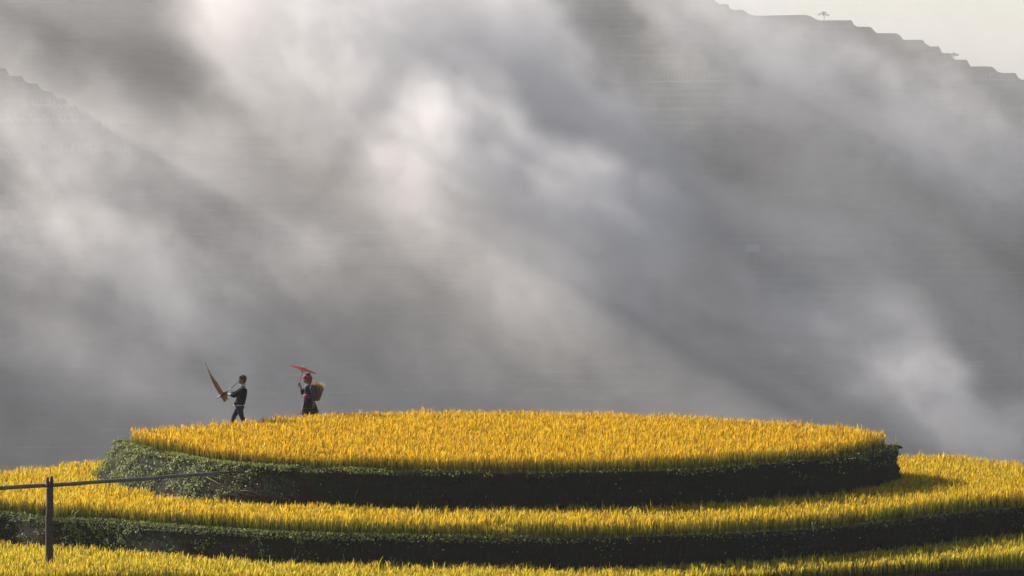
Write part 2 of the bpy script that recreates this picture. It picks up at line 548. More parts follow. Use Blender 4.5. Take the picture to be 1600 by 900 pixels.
# ------------------------------------------------------------------ strips of leaves and blades as one mesh
class Strips:
    """collects curved tapering strips in bulk; every strip has the same number of rings"""
    def __init__(self, rings, g=lambda t: t): self.k = rings; self.P = []; self.C = []; self.g = g
    def add(self, base, az, lean, length, width, droop, col0, col1, face=None):
        """arrays: base (n,3); az heading; lean angle from vertical; droop extra bend; colours (n,3) low and high"""
        n = len(base); k = self.k
        t = np.linspace(0, 1, k)[None, :]
        ang = lean[:, None] + droop[:, None] * t ** 1.6
        seg = length[:, None] / (k - 1)
        dx = np.sin(ang) * seg; dz = np.cos(ang) * seg
        h = np.concatenate([np.zeros((n, 1)), np.cumsum(dx[:, :-1], 1)], 1)
        v = np.concatenate([np.zeros((n, 1)), np.cumsum(dz[:, :-1], 1)], 1)
        x = base[:, 0, None] + np.cos(az)[:, None] * h; y = base[:, 1, None] + np.sin(az)[:, None] * h
        z = base[:, 2, None] + v
        fa = az + math.pi / 2 if face is None else face
        wprof = self.w[None, :] * width[:, None] * 0.5
        ox = np.cos(fa)[:, None] * wprof; oy = np.sin(fa)[:, None] * wprof
        A = np.stack([x - ox, y - oy, z], -1); B = np.stack([x + ox, y + oy, z], -1)
        self.P.append(np.stack([A, B], 2).reshape(n, 2 * k, 3))
        tc = self.g(t)[..., None]; c = col0[:, None, :] * (1 - tc) + col1[:, None, :] * tc
        self.C.append(np.repeat(c, 2, axis=1).reshape(n, 2 * k, 3))
    def build(self, name, mat, parent=None):
        P = np.concatenate(self.P); C = np.concatenate(self.C); n = len(P); k = self.k
        f = np.array([[2 * r, 2 * r + 1, 2 * r + 3, 2 * r + 2] for r in range(k - 1)])
        Fc = (np.arange(n)[:, None, None] * 2 * k + f[None]).reshape(-1, 4)
        me = bpy.data.meshes.new(name)
        me.vertices.add(n * 2 * k); me.vertices.foreach_set('co', P.reshape(-1).astype(np.float32))
        me.loops.add(Fc.size); me.loops.foreach_set('vertex_index', Fc.reshape(-1).astype(np.int32))
        me.polygons.add(len(Fc)); me.polygons.foreach_set('loop_start', np.arange(0, Fc.size, 4, dtype=np.int32))
        me.update(calc_edges=True)
        a = me.attributes.new('tint', 'FLOAT_COLOR', 'POINT')
        a.data.foreach_set('color', np.c_[C.reshape(-1, 3), np.ones(n * 2 * k)].reshape(-1).astype(np.float32))
        return link_mesh(name, me, mat, parent)

def leaf_mat(name, transl=0.5, rough=0.6, spec=0.25, gain=1.0):
    m = bpy.data.materials.new(name); m.use_nodes = True
    t = NT(m.node_tree); p = m.node_tree.nodes['Principled BSDF']; out = m.node_tree.nodes['Material Output']
    a = t.n('ShaderNodeAttribute'); a.attribute_name = 'tint'
    col = a.outputs['Color']
    t.put(p.inputs['Base Color'], col)
    p.inputs['Roughness'].default_value = rough; p.inputs['Specular IOR Level'].default_value = spec
    tr = t.n('ShaderNodeBsdfTranslucent'); t.put(tr.inputs['Color'], t.mix(1.0, col, c4(1.0, 0.93, 0.62), 'MULTIPLY'))
    mx = t.n('ShaderNodeMixShader'); mx.inputs[0].default_value = transl
    t.put(mx.inputs[1], p.outputs[0]); t.put(mx.inputs[2], tr.outputs[0])
    t.put(out.inputs['Surface'], mx.outputs[0])
    return m
M_RICE = leaf_mat('ripe_rice', 0.62, 0.75, 0.08)
M_LEAF = leaf_mat('weed_leaves', 0.35, 0.6, 0.22)

def sm(a, b, x):
    t = np.clip((x - a) / (b - a), 0, 1); return t * t * (3 - 2 * t)
rng = np.random.RandomState(7)
def U(a, b, n): return rng.uniform(a, b, n)

def dist_to(q, X, Y):
    out = np.empty(len(X))
    for i in range(0, len(X), 4000):
        d = (X[i:i + 4000, None] - q[None, :, 0]) ** 2 + (Y[i:i + 4000, None] - q[None, :, 1]) ** 2
        out[i:i + 4000] = np.sqrt(d.min(1))
    return out

def rice_field(outer, inner, z, tone, spacing=0.155, ymax=200.0, inner_gap=0.3, xlim=(-40, 40)):
    x0, x1 = max(outer[:, 0].min(), xlim[0]), min(outer[:, 0].max(), xlim[1]); y0, y1 = outer[:, 1].min(), min(outer[:, 1].max(), ymax)
    gx = np.arange(x0, x1, spacing); gy = np.arange(y0, y1, spacing)
    X, Y = np.meshgrid(gx, gy); X = X + (np.arange(len(gy)) % 2)[:, None] * spacing * 0.5
    X = X.ravel() + U(-.06, .06, X.size); Y = Y.ravel() + U(-.06, .06, Y.size)
    k = inside(outer, X, Y)
    X, Y = X[k], Y[k]
    d = dist_to(outer, X, Y)
    lim = 0.23 + 0.08 * np_noise(X, Y, 0.8, 31)
    k = d > lim
    X, Y, d = X[k], Y[k], d[k]
    if inner is not None:
        off, _ = RISER[Z1 if inner is T1 else Z2][2][-2]
        n = normals(inner); qi = inner + n * (off + 0.02)[:, None]
        k = ~inside(qi, X, Y)
        X, Y, d = X[k], Y[k], d[k]
    big = np_noise(X, Y, 0.16, 11); small = np_noise(X, Y, 1.1, 12)
    n = len(X)
    h = RICE_H * (1 + 0.05 * big + 0.07 * small) * U(.9, 1.08, n)
    # a few trampled or thin spots
    hole = np_noise(X, Y, 0.5, 77) > 1.12
    h = np.where(hole, h * U(.55, .8, n), h)
    S_ = Strips(4, lambda t: np.clip((t - 0.57) / 0.33, 0, 1)); S_.w = np.array([0.8, 1.0, 0.75, 0.12])  # dark far up the blade: green stalk plus painted shade of the canopy
    P_ = Strips(4); P_.w = np.array([0.5, 1.0, 0.95, 0.25])
    base = np.stack([X, Y, np.full(n, z + 0.0)], 1)
    def tint(c, var=0.16, m=None):
        c = np.array(c)[None, :] * np.ones((m, 1))
        v = rng.normal(1, var, (m, 1)); g = rng.normal(0, 0.05, (m, 1))
        c = np.clip(c * v + c * np.c_[g, -g * 0.6, g * 0], 0.004, 0.9)
        if c.mean() > 0.2:
            u = rng.rand(m)[:, None]
            c = np.where(u < .14, c * np.array([[.42, .33, .5]]), c)
            c = np.where(u > .90, np.clip(c * np.array([[1.0, 1.12, 1.0]]) + np.array([[.03, .03, .16]]), 0, .92), c)
        return c
    for j in range(8):
        b = base + np.c_[U(-.05, .05, n), U(-.05, .05, n), np.zeros(n)]
        L = h * U(.82, 1.08, n)
        az = U(0, 2 * math.pi, n)
        gr = sm(0.25, 1.1, small + 0.4 * big)[:, None] * 0.5
        hi = tint(tone['leaf'], 0.36, n) * (1 - gr * np.array([[.55, .30, 0]])) * (1 + 0.12 * big[:, None] * np.array([0.4, 1.0, 0.3]))
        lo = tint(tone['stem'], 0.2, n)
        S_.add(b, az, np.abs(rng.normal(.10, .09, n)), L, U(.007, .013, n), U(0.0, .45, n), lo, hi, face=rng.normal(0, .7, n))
    for j in range(6):
        b = base + np.c_[U(-.07, .07, n), U(-.07, .07, n), h * U(.70, .84, n)]
        L = h * U(.20, .40, n)
        az = rng.normal(-0.2, 1.3, n)
        hi = tint(tone['ear'], 0.36, n); lo = tint(tone['ear'], 0.2, n) * U(.25, .8, n)[:, None]
        P_.add(b, az, np.abs(rng.normal(.10, .12, n)), L, U(.010, .018, n), U(.1, 1.5, n), lo, hi, face=rng.normal(0, .8, n))
    # scattered taller flag leaves
    k = rng.rand(n) < 0.13
    m = int(k.sum())
    b = base[k] + np.c_[np.zeros(m), np.zeros(m), h[k] * .6]
    S_.add(b, U(0, 6.28, m), np.abs(rng.normal(.12, .1, m)), h[k] * U(.55, .85, m), U(.014, .022, m), U(0, .4, m), tint(tone['leaf'], .15, m), tint(tone['leaf'], .15, m) * 1.1, face=rng.normal(0, .5, m))
    P = np.concatenate(S_.P + P_.P); C = np.concatenate(S_.C + P_.C)
    W = Strips(4); W.P = [P]; W.C = [C]
    print('rice hills', n, 'strips', len(P))
    return tag(W.build('rice_crop', M_RICE), kind='stuff')

TONE1 = dict(leaf=(0.82, 0.53, 0.022), stem=(0.075, 0.085, 0.022), ear=(0.88, 0.49, 0.022))  # stem: stalk green, darkened to hold shade of the crop's front
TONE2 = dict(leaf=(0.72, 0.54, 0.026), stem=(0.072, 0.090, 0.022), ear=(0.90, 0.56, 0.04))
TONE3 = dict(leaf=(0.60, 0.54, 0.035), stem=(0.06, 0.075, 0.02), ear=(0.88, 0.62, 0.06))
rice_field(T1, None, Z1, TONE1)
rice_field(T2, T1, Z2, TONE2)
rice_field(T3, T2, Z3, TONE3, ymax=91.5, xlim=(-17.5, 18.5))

# ------------------------------------------------------------------ weeds and creeping leaves on the banks
def bank_point(z, i, f):
    """world point on a bank: i place along (fractional), f 0 (lip) .. 1 (foot)"""
    q, n, prof = RISER[z]
    r0 = 3; r1 = len(prof) - 2
    t = r0 + f * (r1 - r0); a = np.minimum(np.floor(t).astype(int), r1 - 1); w = t - a
    offs = np.array([p[0] for p in prof]); zz = np.array([p[1] for p in prof])
    def at(i_):
        o = offs[a, i_] * (1 - w) + offs[a + 1, i_] * w
        z_ = zz[a, i_] * (1 - w) + zz[a + 1, i_] * w
        return np.c_[q[i_] + n[i_] * o[:, None], z_]
    i0 = np.floor(i).astype(int) % len(q); u = (i - np.floor(i))[:, None]
    return at(i0) * (1 - u) + at((i0 + 1) % len(q)) * u, n[i0]

def leaves(name, pts, nrm, size, cols, out=0.05, kind='stuff'):
    """small folded oval leaves turned every way, as one mesh"""
    n = len(pts)
    P = pts + np.c_[nrm, np.full(n, 0.35)] * U(0, out, n)[:, None]
    N = np.c_[nrm, np.full(n, 0.6)] + rng.normal(0, 0.55, (n, 3)); N /= np.linalg.norm(N, axis=1)[:, None]
    T = np.cross(N, rng.normal(0, 1, (n, 3))); T /= np.linalg.norm(T, axis=1)[:, None]
    B = np.cross(N, T)
    s = size[:, None]
    v = [P - T * s * .5, P + B * s * .32 + N * s * .08, P + T * s * .55, P - B * s * .32 + N * s * .08, P - T * s * .1 + B * s * .30 + N * s * .06, P - T * s * .1 - B * s * .30 + N * s * .06]
    V = np.stack([v[0], v[4], v[1], v[2], v[3], v[5]], 1)
    me = bpy.data.meshes.new(name)
    me.vertices.add(n * 6); me.vertices.foreach_set('co', V.reshape(-1).astype(np.float32))
    f = np.array([[0, 1, 2, 3], [0, 3, 4, 5]])
    Fc = (np.arange(n)[:, None, None] * 6 + f[None]).reshape(-1, 4)
    me.loops.add(Fc.size); me.loops.foreach_set('vertex_index', Fc.reshape(-1).astype(np.int32))
    me.polygons.add(len(Fc)); me.polygons.foreach_set('loop_start', np.arange(0, Fc.size, 4, dtype=np.int32))
    me.update(calc_edges=True)
    a = me.attributes.new('tint', 'FLOAT_COLOR', 'POINT')
    C = np.repeat(cols[:, None, :], 6, axis=1)
    a.data.foreach_set('color', np.c_[C.reshape(-1, 3), np.ones(n * 6)].reshape(-1).astype(np.float32))
    o = link_mesh(name, me, M_LEAF)
    return tag(o, kind=kind)

def green(n, base=(0.12, 0.19, 0.05), var=0.25):
    b = np.array(base)[None] * rng.normal(1, var, (n, 1)); y = np.clip(rng.normal(0, .5, (n, 1)), 0, 1)
    return np.clip(b * (1 - y * 0.4) + np.array([[0.26, 0.26, 0.07]]) * y * 0.4, 0.01, 0.6)

def scatter_bank(z, count, dens, fpow=1.0):
    """random (i, f) on the front half of a bank accepted by a density function of (x, y, f)"""
    q, n, _ = RISER[z]
    front = np.where(n[:, 1] < 0.45)[0]
    I = rng.choice(front, count) + rng.rand(count); Fv = rng.rand(count) ** fpow
    P, N = bank_point(z, I, Fv)
    k = rng.rand(count) < dens(P, N, Fv)
    return P[k], N[k], Fv[k]


# upper bank: leafy on its left end, a thin fringe along the lip, sparse elsewhere
def d_top(P, N, f):
    X = P[:, 0]
    left = 1 - sm(-8.2 + 1.2 * (1 - f), -6.6 + 1.4 * (1 - f), X + 0.4 * np_noise(P[:, 0], P[:, 2] * 2, 1.2, 4))
    clump = sm(-0.5, 0.4, np_noise(P[:, 0] * 1.0, P[:, 2] * 1.6 + P[:, 1], 1.6, 8))
    lip = (f < 0.10) * (0.75 * (1 - sm(-4.0, 0.5, X)) + 0.12) * sm(-0.6, 0.5, np_noise(X, X * 0, 1.3, 9))
    return np.clip(left * (0.06 + 0.60 * clump * sm(-.5, .35, np_noise(P[:, 0] - P[:, 1], P[:, 2], 5.0, 18))) + lip + 0.003 + 0.05 * (X > 6) * (f < .35) * clump, 0, 1)
P, N, f = scatter_bank(Z1, 70000, d_top)
leaves('creeper_leaves', P, N, U(.028, .075, len(P)), green(len(P), (0.21, 0.27, 0.055), .4), 0.14)
# the lip itself, low herbs behind it
q, n, _ = RISER[Z1]
I = rng.choice(np.where(n[:, 1] < 0.3)[0], 9000)
X = q[I, 0]
k = rng.rand(len(I)) < (0.9 * (1 - sm(-5.0, 1.0, X)) + 0.10) * sm(-0.7, 0.4, np_noise(X, X * 0, 1.1, 21))
I = I[k]; w = U(-.26, .06, len(I))
leaves('bank_herbs', np.c_[q[I] + n[I] * w[:, None] + np.roll(n, 1, 1)[I] * np.array([[-1, 1]]) * U(-.13, .13, len(I))[:, None], U(.05, .12, len(I))], n[I] * 0.3, U(.03, .07, len(I)), green(len(I), (0.27, 0.33, 0.08)), 0.08)

def d_mid(P, N, f):
    X = P[:, 0]
    left = 1 - sm(-6.0, -2.6, X + 1.2 * f)
    clump = sm(-0.15, 0.5, np_noise(P[:, 0], P[:, 2] * 1.5 + P[:, 1] * 0.6, 0.9, 14))
    hole = 1 - (sm(-11.9, -11.6, X) * (1 - sm(-10.9, -10.6, X)) * sm(0.1, 0.2, f))
    lip = (f < 0.12) * (0.6 * (1 - sm(-3.0, 4.0, X)) + 0.08)
    dark = 0.03 * clump * sm(-8, -4, X)
    return np.clip((left * clump * sm(-.4, .4, np_noise(P[:, 0], P[:, 2], 5.0, 19)) * (1.0 - 0.75 * f) + lip + dark) * (0.3 + 0.7 * hole) + 0.004, 0, 1)
P, N, f = scatter_bank(Z2, 60000, d_mid)
leaves('creeper_leaves', P, N, U(.028, .065, len(P)), green(len(P), (0.17, 0.235, 0.05), .4), 0.10)
q, n, _ = RISER[Z2]
I = rng.choice(np.where(n[:, 1] < 0.3)[0], 8000)
X = q[I, 0]
k = rng.rand(len(I)) < (0.8 * (1 - sm(-4.0, 1.0, X)) + 0.12) * sm(-0.7, 0.4, np_noise(X, X * 0, 1.1, 23))
I = I[k]; w = U(-.26, .06, len(I))
leaves('bank_herbs', np.c_[q[I] + n[I] * w[:, None] + np.roll(n, 1, 1)[I] * np.array([[-1, 1]]) * U(-.13, .13, len(I))[:, None], Z2 + U(.05, .11, len(I))], n[I] * 0.3, U(.03, .06, len(I)), green(len(I), (0.25, 0.31, 0.08)), 0.07)

# fine grass on the banks
def bank_grass(z, count, seed):
    q, n, _ = RISER[z]
    I = rng.choice(np.where(n[:, 1] < 0.5)[0], count) + rng.rand(count); Fv = rng.rand(count)
    P, N = bank_point(z, I, Fv)
    k = rng.rand(count) < sm(-0.7, 0.6, np_noise(P[:, 0], P[:, 2] * 2, 1.5, seed)) * (0.35 + 0.65 * (Fv < 0.15))
    P, N = P[k], N[k]; m = len(P)
    g = Strips(3); g.w = np.array([1.0, 0.8, 0.1])
    az = np.arctan2(N[:, 1], N[:, 0]) + rng.normal(0, .5, m)
    dry = (rng.rand(m) < 0.25)[:, None]
    c = np.where(dry, np.array([[.13, .11, .06]]), np.array([[.062, .090, .030]])) * rng.normal(1, .25, (m, 1)).clip(.4, 1.8)
    g.add(P, az, U(.3, 1.2, m), U(.05, .17, m), U(.006, .012, m), U(.2, 1.6, m), c * .7, c)
    return tag(g.build('bank_grass', M_LEAF), kind='stuff')
bank_grass(Z1, 34000, 41); bank_grass(Z2, 34000, 42); bank_grass(Z3, 9000, 43)

# ------------------------------------------------------------------ solid shapes for the things
def frame_of(d):
    d = d.normalized()
    up = Vector((0, 0, 1)) if abs(d.z) < 0.95 else Vector((0, 1, 0))
    a = d.cross(up).normalized(); b = a.cross(d).normalized()
    return a, b

def tube(bm, pts, radii, sides=10, flat=1.0, flat_dir=None, cap=True):
    """tapering tube through points"""
    pts = [Vector(p) for p in pts]
    if not hasattr(radii, '__len__'): radii = [radii] * len(pts)
    rings = []
    for i, p in enumerate(pts):
        d = pts[min(i + 1, len(pts) - 1)] - pts[max(i - 1, 0)]
        if flat_dir is not None:
            b = Vector(flat_dir); b = (b - d.normalized() * b.dot(d.normalized())).normalized(); a = d.normalized().cross(b)
        else:
            a, b = frame_of(d)
        rings.append([bm.verts.new(p + (a * math.cos(t) + b * math.sin(t) * flat) * radii[i]) for t in [2 * math.pi * k / sides for k in range(sides)]])
    for r in range(len(rings) - 1):
        for k in range(sides):
            bm.faces.new((rings[r][k], rings[r][(k + 1) % sides], rings[r + 1][(k + 1) % sides], rings[r + 1][k]))
    if cap:
        bm.faces.new(rings[0][::-1]); bm.faces.new(rings[-1])

def ball(bm, c, r, seg=14, rot=None):
    """ellipsoid, r = number or (rx, ry, rz)"""
    if not hasattr(r, '__len__'): r = (r, r, r)
    M = Matrix.Translation(Vector(c)) @ (rot.to_4x4() if rot else Matrix.Identity(4)) @ Matrix.Diagonal((r[0], r[1], r[2], 1))
    bmesh.ops.create_uvsphere(bm, u_segments=seg, v_segments=max(6, seg // 2 + 1), radius=1.0, matrix=M)

def limb(bm, a, b, ra, rb, sides=12):
    a, b = Vector(a), Vector(b)
    tube(bm, [a, a.lerp(b, .33), a.lerp(b, .66), b], [ra, ra * .72 + rb * .3, ra * .35 + rb * .68, rb], sides)
    ball(bm, a, ra); ball(bm, b, rb)

def loft(bm, rings, sides=20, cap=True):
    """rings of (cx, cy, cz, rx, ry)"""
    R_ = []
    for cx, cy, cz, rx, ry in rings:
        R_.append([bm.verts.new((cx + rx * math.cos(t), cy + ry * math.sin(t), cz)) for t in [2 * math.pi * k / sides for k in range(sides)]])
    for r in range(len(R_) - 1):
        for k in range(sides):
            bm.faces.new((R_[r][k], R_[r][(k + 1) % sides], R_[r + 1][(k + 1) % sides], R_[r + 1][k]))
    if cap:
        bm.faces.new(R_[0][::-1]); bm.faces.new(R_[-1])

def mesh_of(name, fn, mat, parent=None, smooth=True, voxel=None, loc=None, blur=3):
    bm = bmesh.new(); fn(bm)
    bmesh.ops.recalc_face_normals(bm, faces=bm.faces)
    me = bpy.data.meshes.new(name); bm.to_mesh(me); bm.free()
    if smooth: me.polygons.foreach_set('use_smooth', [True] * len(me.polygons))
    o = link_mesh(name, me, mat, parent, loc)
    if voxel:
        r = o.modifiers.new('fuse', 'REMESH'); r.mode = 'VOXEL'; r.voxel_size = voxel; r.use_smooth_shade = True
        s = o.modifiers.new('soften', 'SMOOTH'); s.factor = 0.5; s.iterations = blur
    return o

def empty(name, loc, label, cat, group=None, rz=0.0):
    o = bpy.data.objects.new(name, None); COL.objects.link(o)
    o.empty_display_size = 0.2; o.location = loc; o.rotation_euler.z = rz
    return tag(o, label, cat, group)

def hand(bm, wrist, d, palm_n, curl=1.1, spread=0.0, size=1.0, thumb=1):
    """palm, four bent fingers of unequal length and a thumb from the side of the palm.
    d: direction of the fingers, palm_n: direction the palm faces"""
    wrist = Vector(wrist); d = Vector(d).normalized(); pn = Vector(palm_n); pn = (pn - d * pn.dot(d)).normalized(); s = d.cross(pn)
    L = 0.088 * size
    tube(bm, [wrist - d * .01, wrist + d * L * .5, wrist + d * L], [.026 * size, .036 * size, .037 * size], 12, flat=0.42, flat_dir=pn)
    for k, (off, ln) in enumerate(((-1.5, .070), (-.5, .080), (.5, .075), (1.5, .058))):
        p = wrist + d * L * (.98 - .03 * abs(off)) + s * off * .0185 * size
        dirv = d.copy(); seg = ln * size
        q = [p]
        for part, fr in enumerate((.45, .32, .23)):
            ang = curl * (0.55, 1.0, 0.7)[part]
            ax = s
            dirv = Matrix.Rotation(-ang, 3, ax) @ dirv if (Matrix.Rotation(-ang, 3, ax) @ dirv).dot(pn) > (Matrix.Rotation(ang, 3, ax) @ dirv).dot(pn) else Matrix.Rotation(ang, 3, ax) @ dirv
            q.append(q[-1] + dirv * seg * fr)
        tube(bm, q, [.0095 * size, .009 * size, .008 * size, .0065 * size], 8)
        ball(bm, q[-1], .0068 * size, 8)
    tb = wrist + d * L * .30 + s * -thumb * .034 * size
    t1 = tb + (d * .6 - s * thumb * .55 + pn * .45).normalized() * .036 * size
    t2 = t1 + (d * .6 + pn * .8 + s * thumb * .15).normalized() * .030 * size
    tube(bm, [tb, t1, t2], [.0125 * size, .0105 * size, .008 * size], 8); ball(bm, t2, .008 * size, 8)

M_SKIN = simple_mat('skin', (0.27, 0.14, 0.09), 0.55, 0.08, 20, 0.35)
M_HAIR = simple_mat('black_hair', (0.012, 0.010, 0.010), 0.5, 0.3, 90, 0.4)
M_NAVY = simple_mat('navy_knit', (0.010, 0.012, 0.019), 0.9, 0.25, 60, 0.1, 0.4)
M_WHITE = simple_mat('white_cotton', (0.50, 0.50, 0.53), 0.85, 0.06, 25, 0.15)
M_JEANS = simple_mat('blue_denim', (0.017, 0.025, 0.052), 0.85, 0.35, 22, 0.15)
M_SHOE = simple_mat('dark_leather', (0.02, 0.016, 0.013), 0.5, 0.2, 30, 0.4)
M_EYE = simple_mat('dark_eye', (0.01, 0.008, 0.007), 0.2, 0.1, 30, 0.6)
M_LIP = simple_mat('lips', (0.32, 0.11, 0.09), 0.5, 0.1, 30, 0.3)

def head(bm, c, tilt=0.0, s=1.0):
    """head looking towards -x, c = centre of the skull"""
    c = Vector(c)
    Rm = Matrix.Rotation(tilt, 3, 'Y')
    P = lambda x, y, z: c + Rm @ Vector((x * s, y * s, z * s))
    ball(bm, P(0.008, 0, 0.012), (.096 * s, .076 * s, .098 * s), 22, Rm)       # skull
    ball(bm, P(-0.030, 0, -0.045), (.060 * s, .056 * s, .068 * s), 18, Rm)     # face and jaw
    ball(bm, P(-0.066, 0, -0.096), (.022 * s, .026 * s, .018 * s), 12, Rm)     # chin
    ball(bm, P(-0.084, 0, 0.012), (.016 * s, .048 * s, .012 * s), 12, Rm)      # brow
    tube(bm, [P(-.088, 0, .006), P(-.106, 0, -.024), P(-.110, 0, -.034)], [.008 * s, .012 * s, .014 * s], 8)   # nose
    ball(bm, P(-.104, .010, -.036), .009 * s, 8); ball(bm, P(-.104, -.010, -.036), .009 * s, 8)
    ball(bm, P(-.088, 0, -.060), (.014 * s, .024 * s, .007 * s), 10, Rm)       # lips
    ball(bm, P(-.086, 0, -.072), (.013 * s, .021 * s, .007 * s), 10, Rm)
    for y in (-1, 1):
        ball(bm, P(-.062, y * .042, -.032), (.024 * s, .018 * s, .020 * s), 10, Rm)   # cheek
        ball(bm, P(.012, y * .078, -.018), (.018 * s, .008 * s, .030 * s), 10, Rm)    # ear
    return P

# ------------------------------------------------------------------ the man with the pipes
def ground_hit(px, y): return on_z(px, 700, 0).x  # unused helper kept simple

MAN_Y = 98.75
SC = F / MAN_Y
man_x = at_y(373.5, 600, MAN_Y).x
def mp(px, py, y=0.0):
    """point of the man's figure from its place in the photo, relative to his base"""
    w = at_y(px, py, MAN_Y)
    return Vector((w.x - man_x, y, w.z - 0.05))

def man():
    root = empty('person', (man_x, MAN_Y, 0.05), 'man in a navy sweater and jeans walking along the terrace edge, blowing curved bamboo pipes', 'person')
    hip = mp(374.5, 634); chest = mp(378.5, 612); neck = mp(379.5, 603.5)
    hc = mp(378.6, 593.2)
    wr_n = mp(357.2, 615.6, -.050); wr_f = mp(356.2, 614.4, .055)     # near (camera side) and far wrist
    sh_n = mp(380.2, 608.4, -.165); sh_f = mp(379.8, 608.2, .165)
    el_n = mp(366.8, 617.4, -.20); el_f = mp(366.0, 616.2, .19)
    hip_n = hip + Vector((0, -.085, -.02)); hip_f = hip + Vector((0, .085, -.02))
    kn_n = Vector((.055, -.085, .46)) + Vector((hip.x, 0, 0)); kn_f = Vector((-.150, .08, .47)) + Vector((hip.x, 0, 0))
    an_n = Vector((hip.x + .24, -.08, .09)); an_f = Vector((hip.x - .26, .08, .07))
    def body(bm):
        head(bm, hc, 0.12)
        limb(bm, neck + Vector((.005, 0, -.02)), hc + Vector((.022, 0, -.05)), .058, .054)
        loft(bm, [(hip.x, 0, hip.z - .08, .09, .13), (hip.x, 0, hip.z + .06, .105, .155), (chest.x - .02, 0, hip.z + .2, .09, .14),
                  (chest.x, 0, chest.z - .02, .11, .165), (chest.x + .01, 0, chest.z + .08, .10, .15), (neck.x, 0, neck.z - .01, .06, .07)])
        for s_, e, w in ((sh_n, el_n, wr_n), (sh_f, el_f, wr_f)):
            limb(bm, s_, e, .050, .038); limb(bm, e, w, .037, .026)
        for h, k, a in ((hip_n, kn_n, an_n), (hip_f, kn_f, an_f)):
            limb(bm, h, k, .085, .055); limb(bm, k, a, .052, .036); 
            limb(bm, a + Vector((.02, 0, -.02)), a + Vector((-.15, 0, -.055)), .036, .026)
        hand(bm, wr_n, (-1, .25, .05), (0, 1, .15), 1.0, size=1.02, thumb=-1)
        hand(bm, wr_f, (-1, -.25, .05), (0, -1, .15), 1.0, size=1.02, thumb=1)
    b = mesh_of('body', body, M_SKIN, root, voxel=.0075)
    def hair(bm):
        Rm = Matrix.Rotation(.12, 3, 'Y'); P = lambda x, y, z: hc + Rm @ Vector((x, y, z))
        ball(bm, P(.020, 0, .038), (.100, .086, .088), 20)
        ball(bm, P(-.045, 0, .072), (.060, .066, .036), 14)
        ball(bm, P(.050, 0, -.012), (.062, .078, .072), 16)
        for k in range(26):
            a = rng.uniform(-2.2, 2.2); e = rng.uniform(.2, 1.5)
            p = P(.02 - .095 * math.cos(e) * math.cos(a), .085 * math.cos(e) * math.sin(a), .035 + .088 * math.sin(e))
            ball(bm, p, rng.uniform(.012, .022), 8)
        for k in range(7):
            ball(bm, P(-.088 + .004 * abs(k - 3), (k - 3) * .016, .048 - rng.uniform(0, .012)), (.014, .014, .024), 8)
    mesh_of('hair', hair, M_HAIR, root, voxel=.009, blur=1)
    for y in (-1, 1):
        mesh_of('eye', lambda bm: ball(bm, hc + Vector((-.088, y * .030, -.004)), (.006, .013, .006), 10), M_EYE, b)
    mesh_of('shirt_hem', lambda bm: loft(bm, [(hip.x - .02, 0, hip.z + .006, .150, .186), (hip.x - .02, 0, hip.z + .040, .148, .184)]), M_WHITE, root, voxel=.008, blur=2)
    def collar(bm):
        for sgn in (-1, 1):
            tube(bm, [neck + Vector((.060, sgn * .0, .035)), neck + Vector((.050, sgn * .035, .035)), neck + Vector((.0, sgn * .068, .030)), neck + Vector((-.055, sgn * .045, .002)), neck + Vector((-.085, sgn * .020, -.045))],
                 [.022, .022, .026, .026, .016], 8)
    mesh_of('collar', collar, M_WHITE, root, voxel=.008, blur=2)
    for e, w in ((el_n, wr_n), (el_f, wr_f)):
        mesh_of('cuff', lambda bm: limb(bm, e.lerp(w, .30), e.lerp(w, .90), .050, .043), M_WHITE, root, voxel=.008, blur=2)
    def sweater(bm):
        loft(bm, [(hip.x, 0, hip.z + .035, .146, .186), (hip.x, 0, hip.z + .075, .150, .19), (chest.x - .025, 0, hip.z + .2, .135, .185),
                  (chest.x - .01, 0, chest.z - .03, .145, .195), (chest.x, 0, chest.z + .05, .135, .19), (neck.x - .005, 0, neck.z - .035, .075, .105)], 24)
        for s_, e, w in ((sh_n, el_n, wr_n), (sh_f, el_f, wr_f)):
            limb(bm, s_ + Vector((0, 0, -.015)), e, .080, .062); limb(bm, e, e.lerp(w, .36), .062, .056)
        for k in range(4):
            ball(bm, Vector((hip.x - .12 + .07 * k, -.15, hip.z + .06)), (.03, .04, .045), 8)
    mesh_of('sweater', sweater, M_NAVY, root, voxel=.009)
    mesh_of('motif', lambda bm: tube(bm, [chest + Vector((-.10, -.165, .00)), chest + Vector((-.06, -.186, .03)), chest + Vector((-.03, -.190, .02))], [.004, .008, .004], 6), M_WHITE, root)
    def trousers(bm):
        loft(bm, [(hip.x, 0, hip.z - .09, .115, .155), (hip.x, 0, hip.z - .02, .125, .165), (hip.x, 0, hip.z + .08, .118, .16)])
        for h, k, a in ((hip_n, kn_n, an_n), (hip_f, kn_f, an_f)):
            limb(bm, h, k, .092, .064); limb(bm, k, a.lerp(k, .05), .062, .056)
    mesh_of('trousers', trousers, M_JEANS, root, voxel=.009)
    for a in (an_n, an_f):
        mesh_of('shoe', lambda bm: (limb(bm, a + Vector((.035, 0, -.03)), a + Vector((-.14, 0, -.055)), .046, .034), limb(bm, a + Vector((.035, 0, -.05)), a + Vector((-.16, 0, -.06)), .03, .024)), M_SHOE, root, voxel=.008)
    return hc
man_head = man()

def bamboo(name, a, b):
    return simple_mat(name, a, 0.45, b, 14, 0.4)
M_BAM = bamboo('brown_bamboo', (0.48, 0.21, 0.05), 0.3)
M_BAM2 = bamboo('olive_bamboo', (0.20, 0.15, 0.06), 0.3)
M_GOURD = bamboo('pale_wood', (0.50, 0.40, 0.30), 0.15)
M_DARKW = bamboo('dark_wood', (0.06, 0.035, 0.022), 0.25)

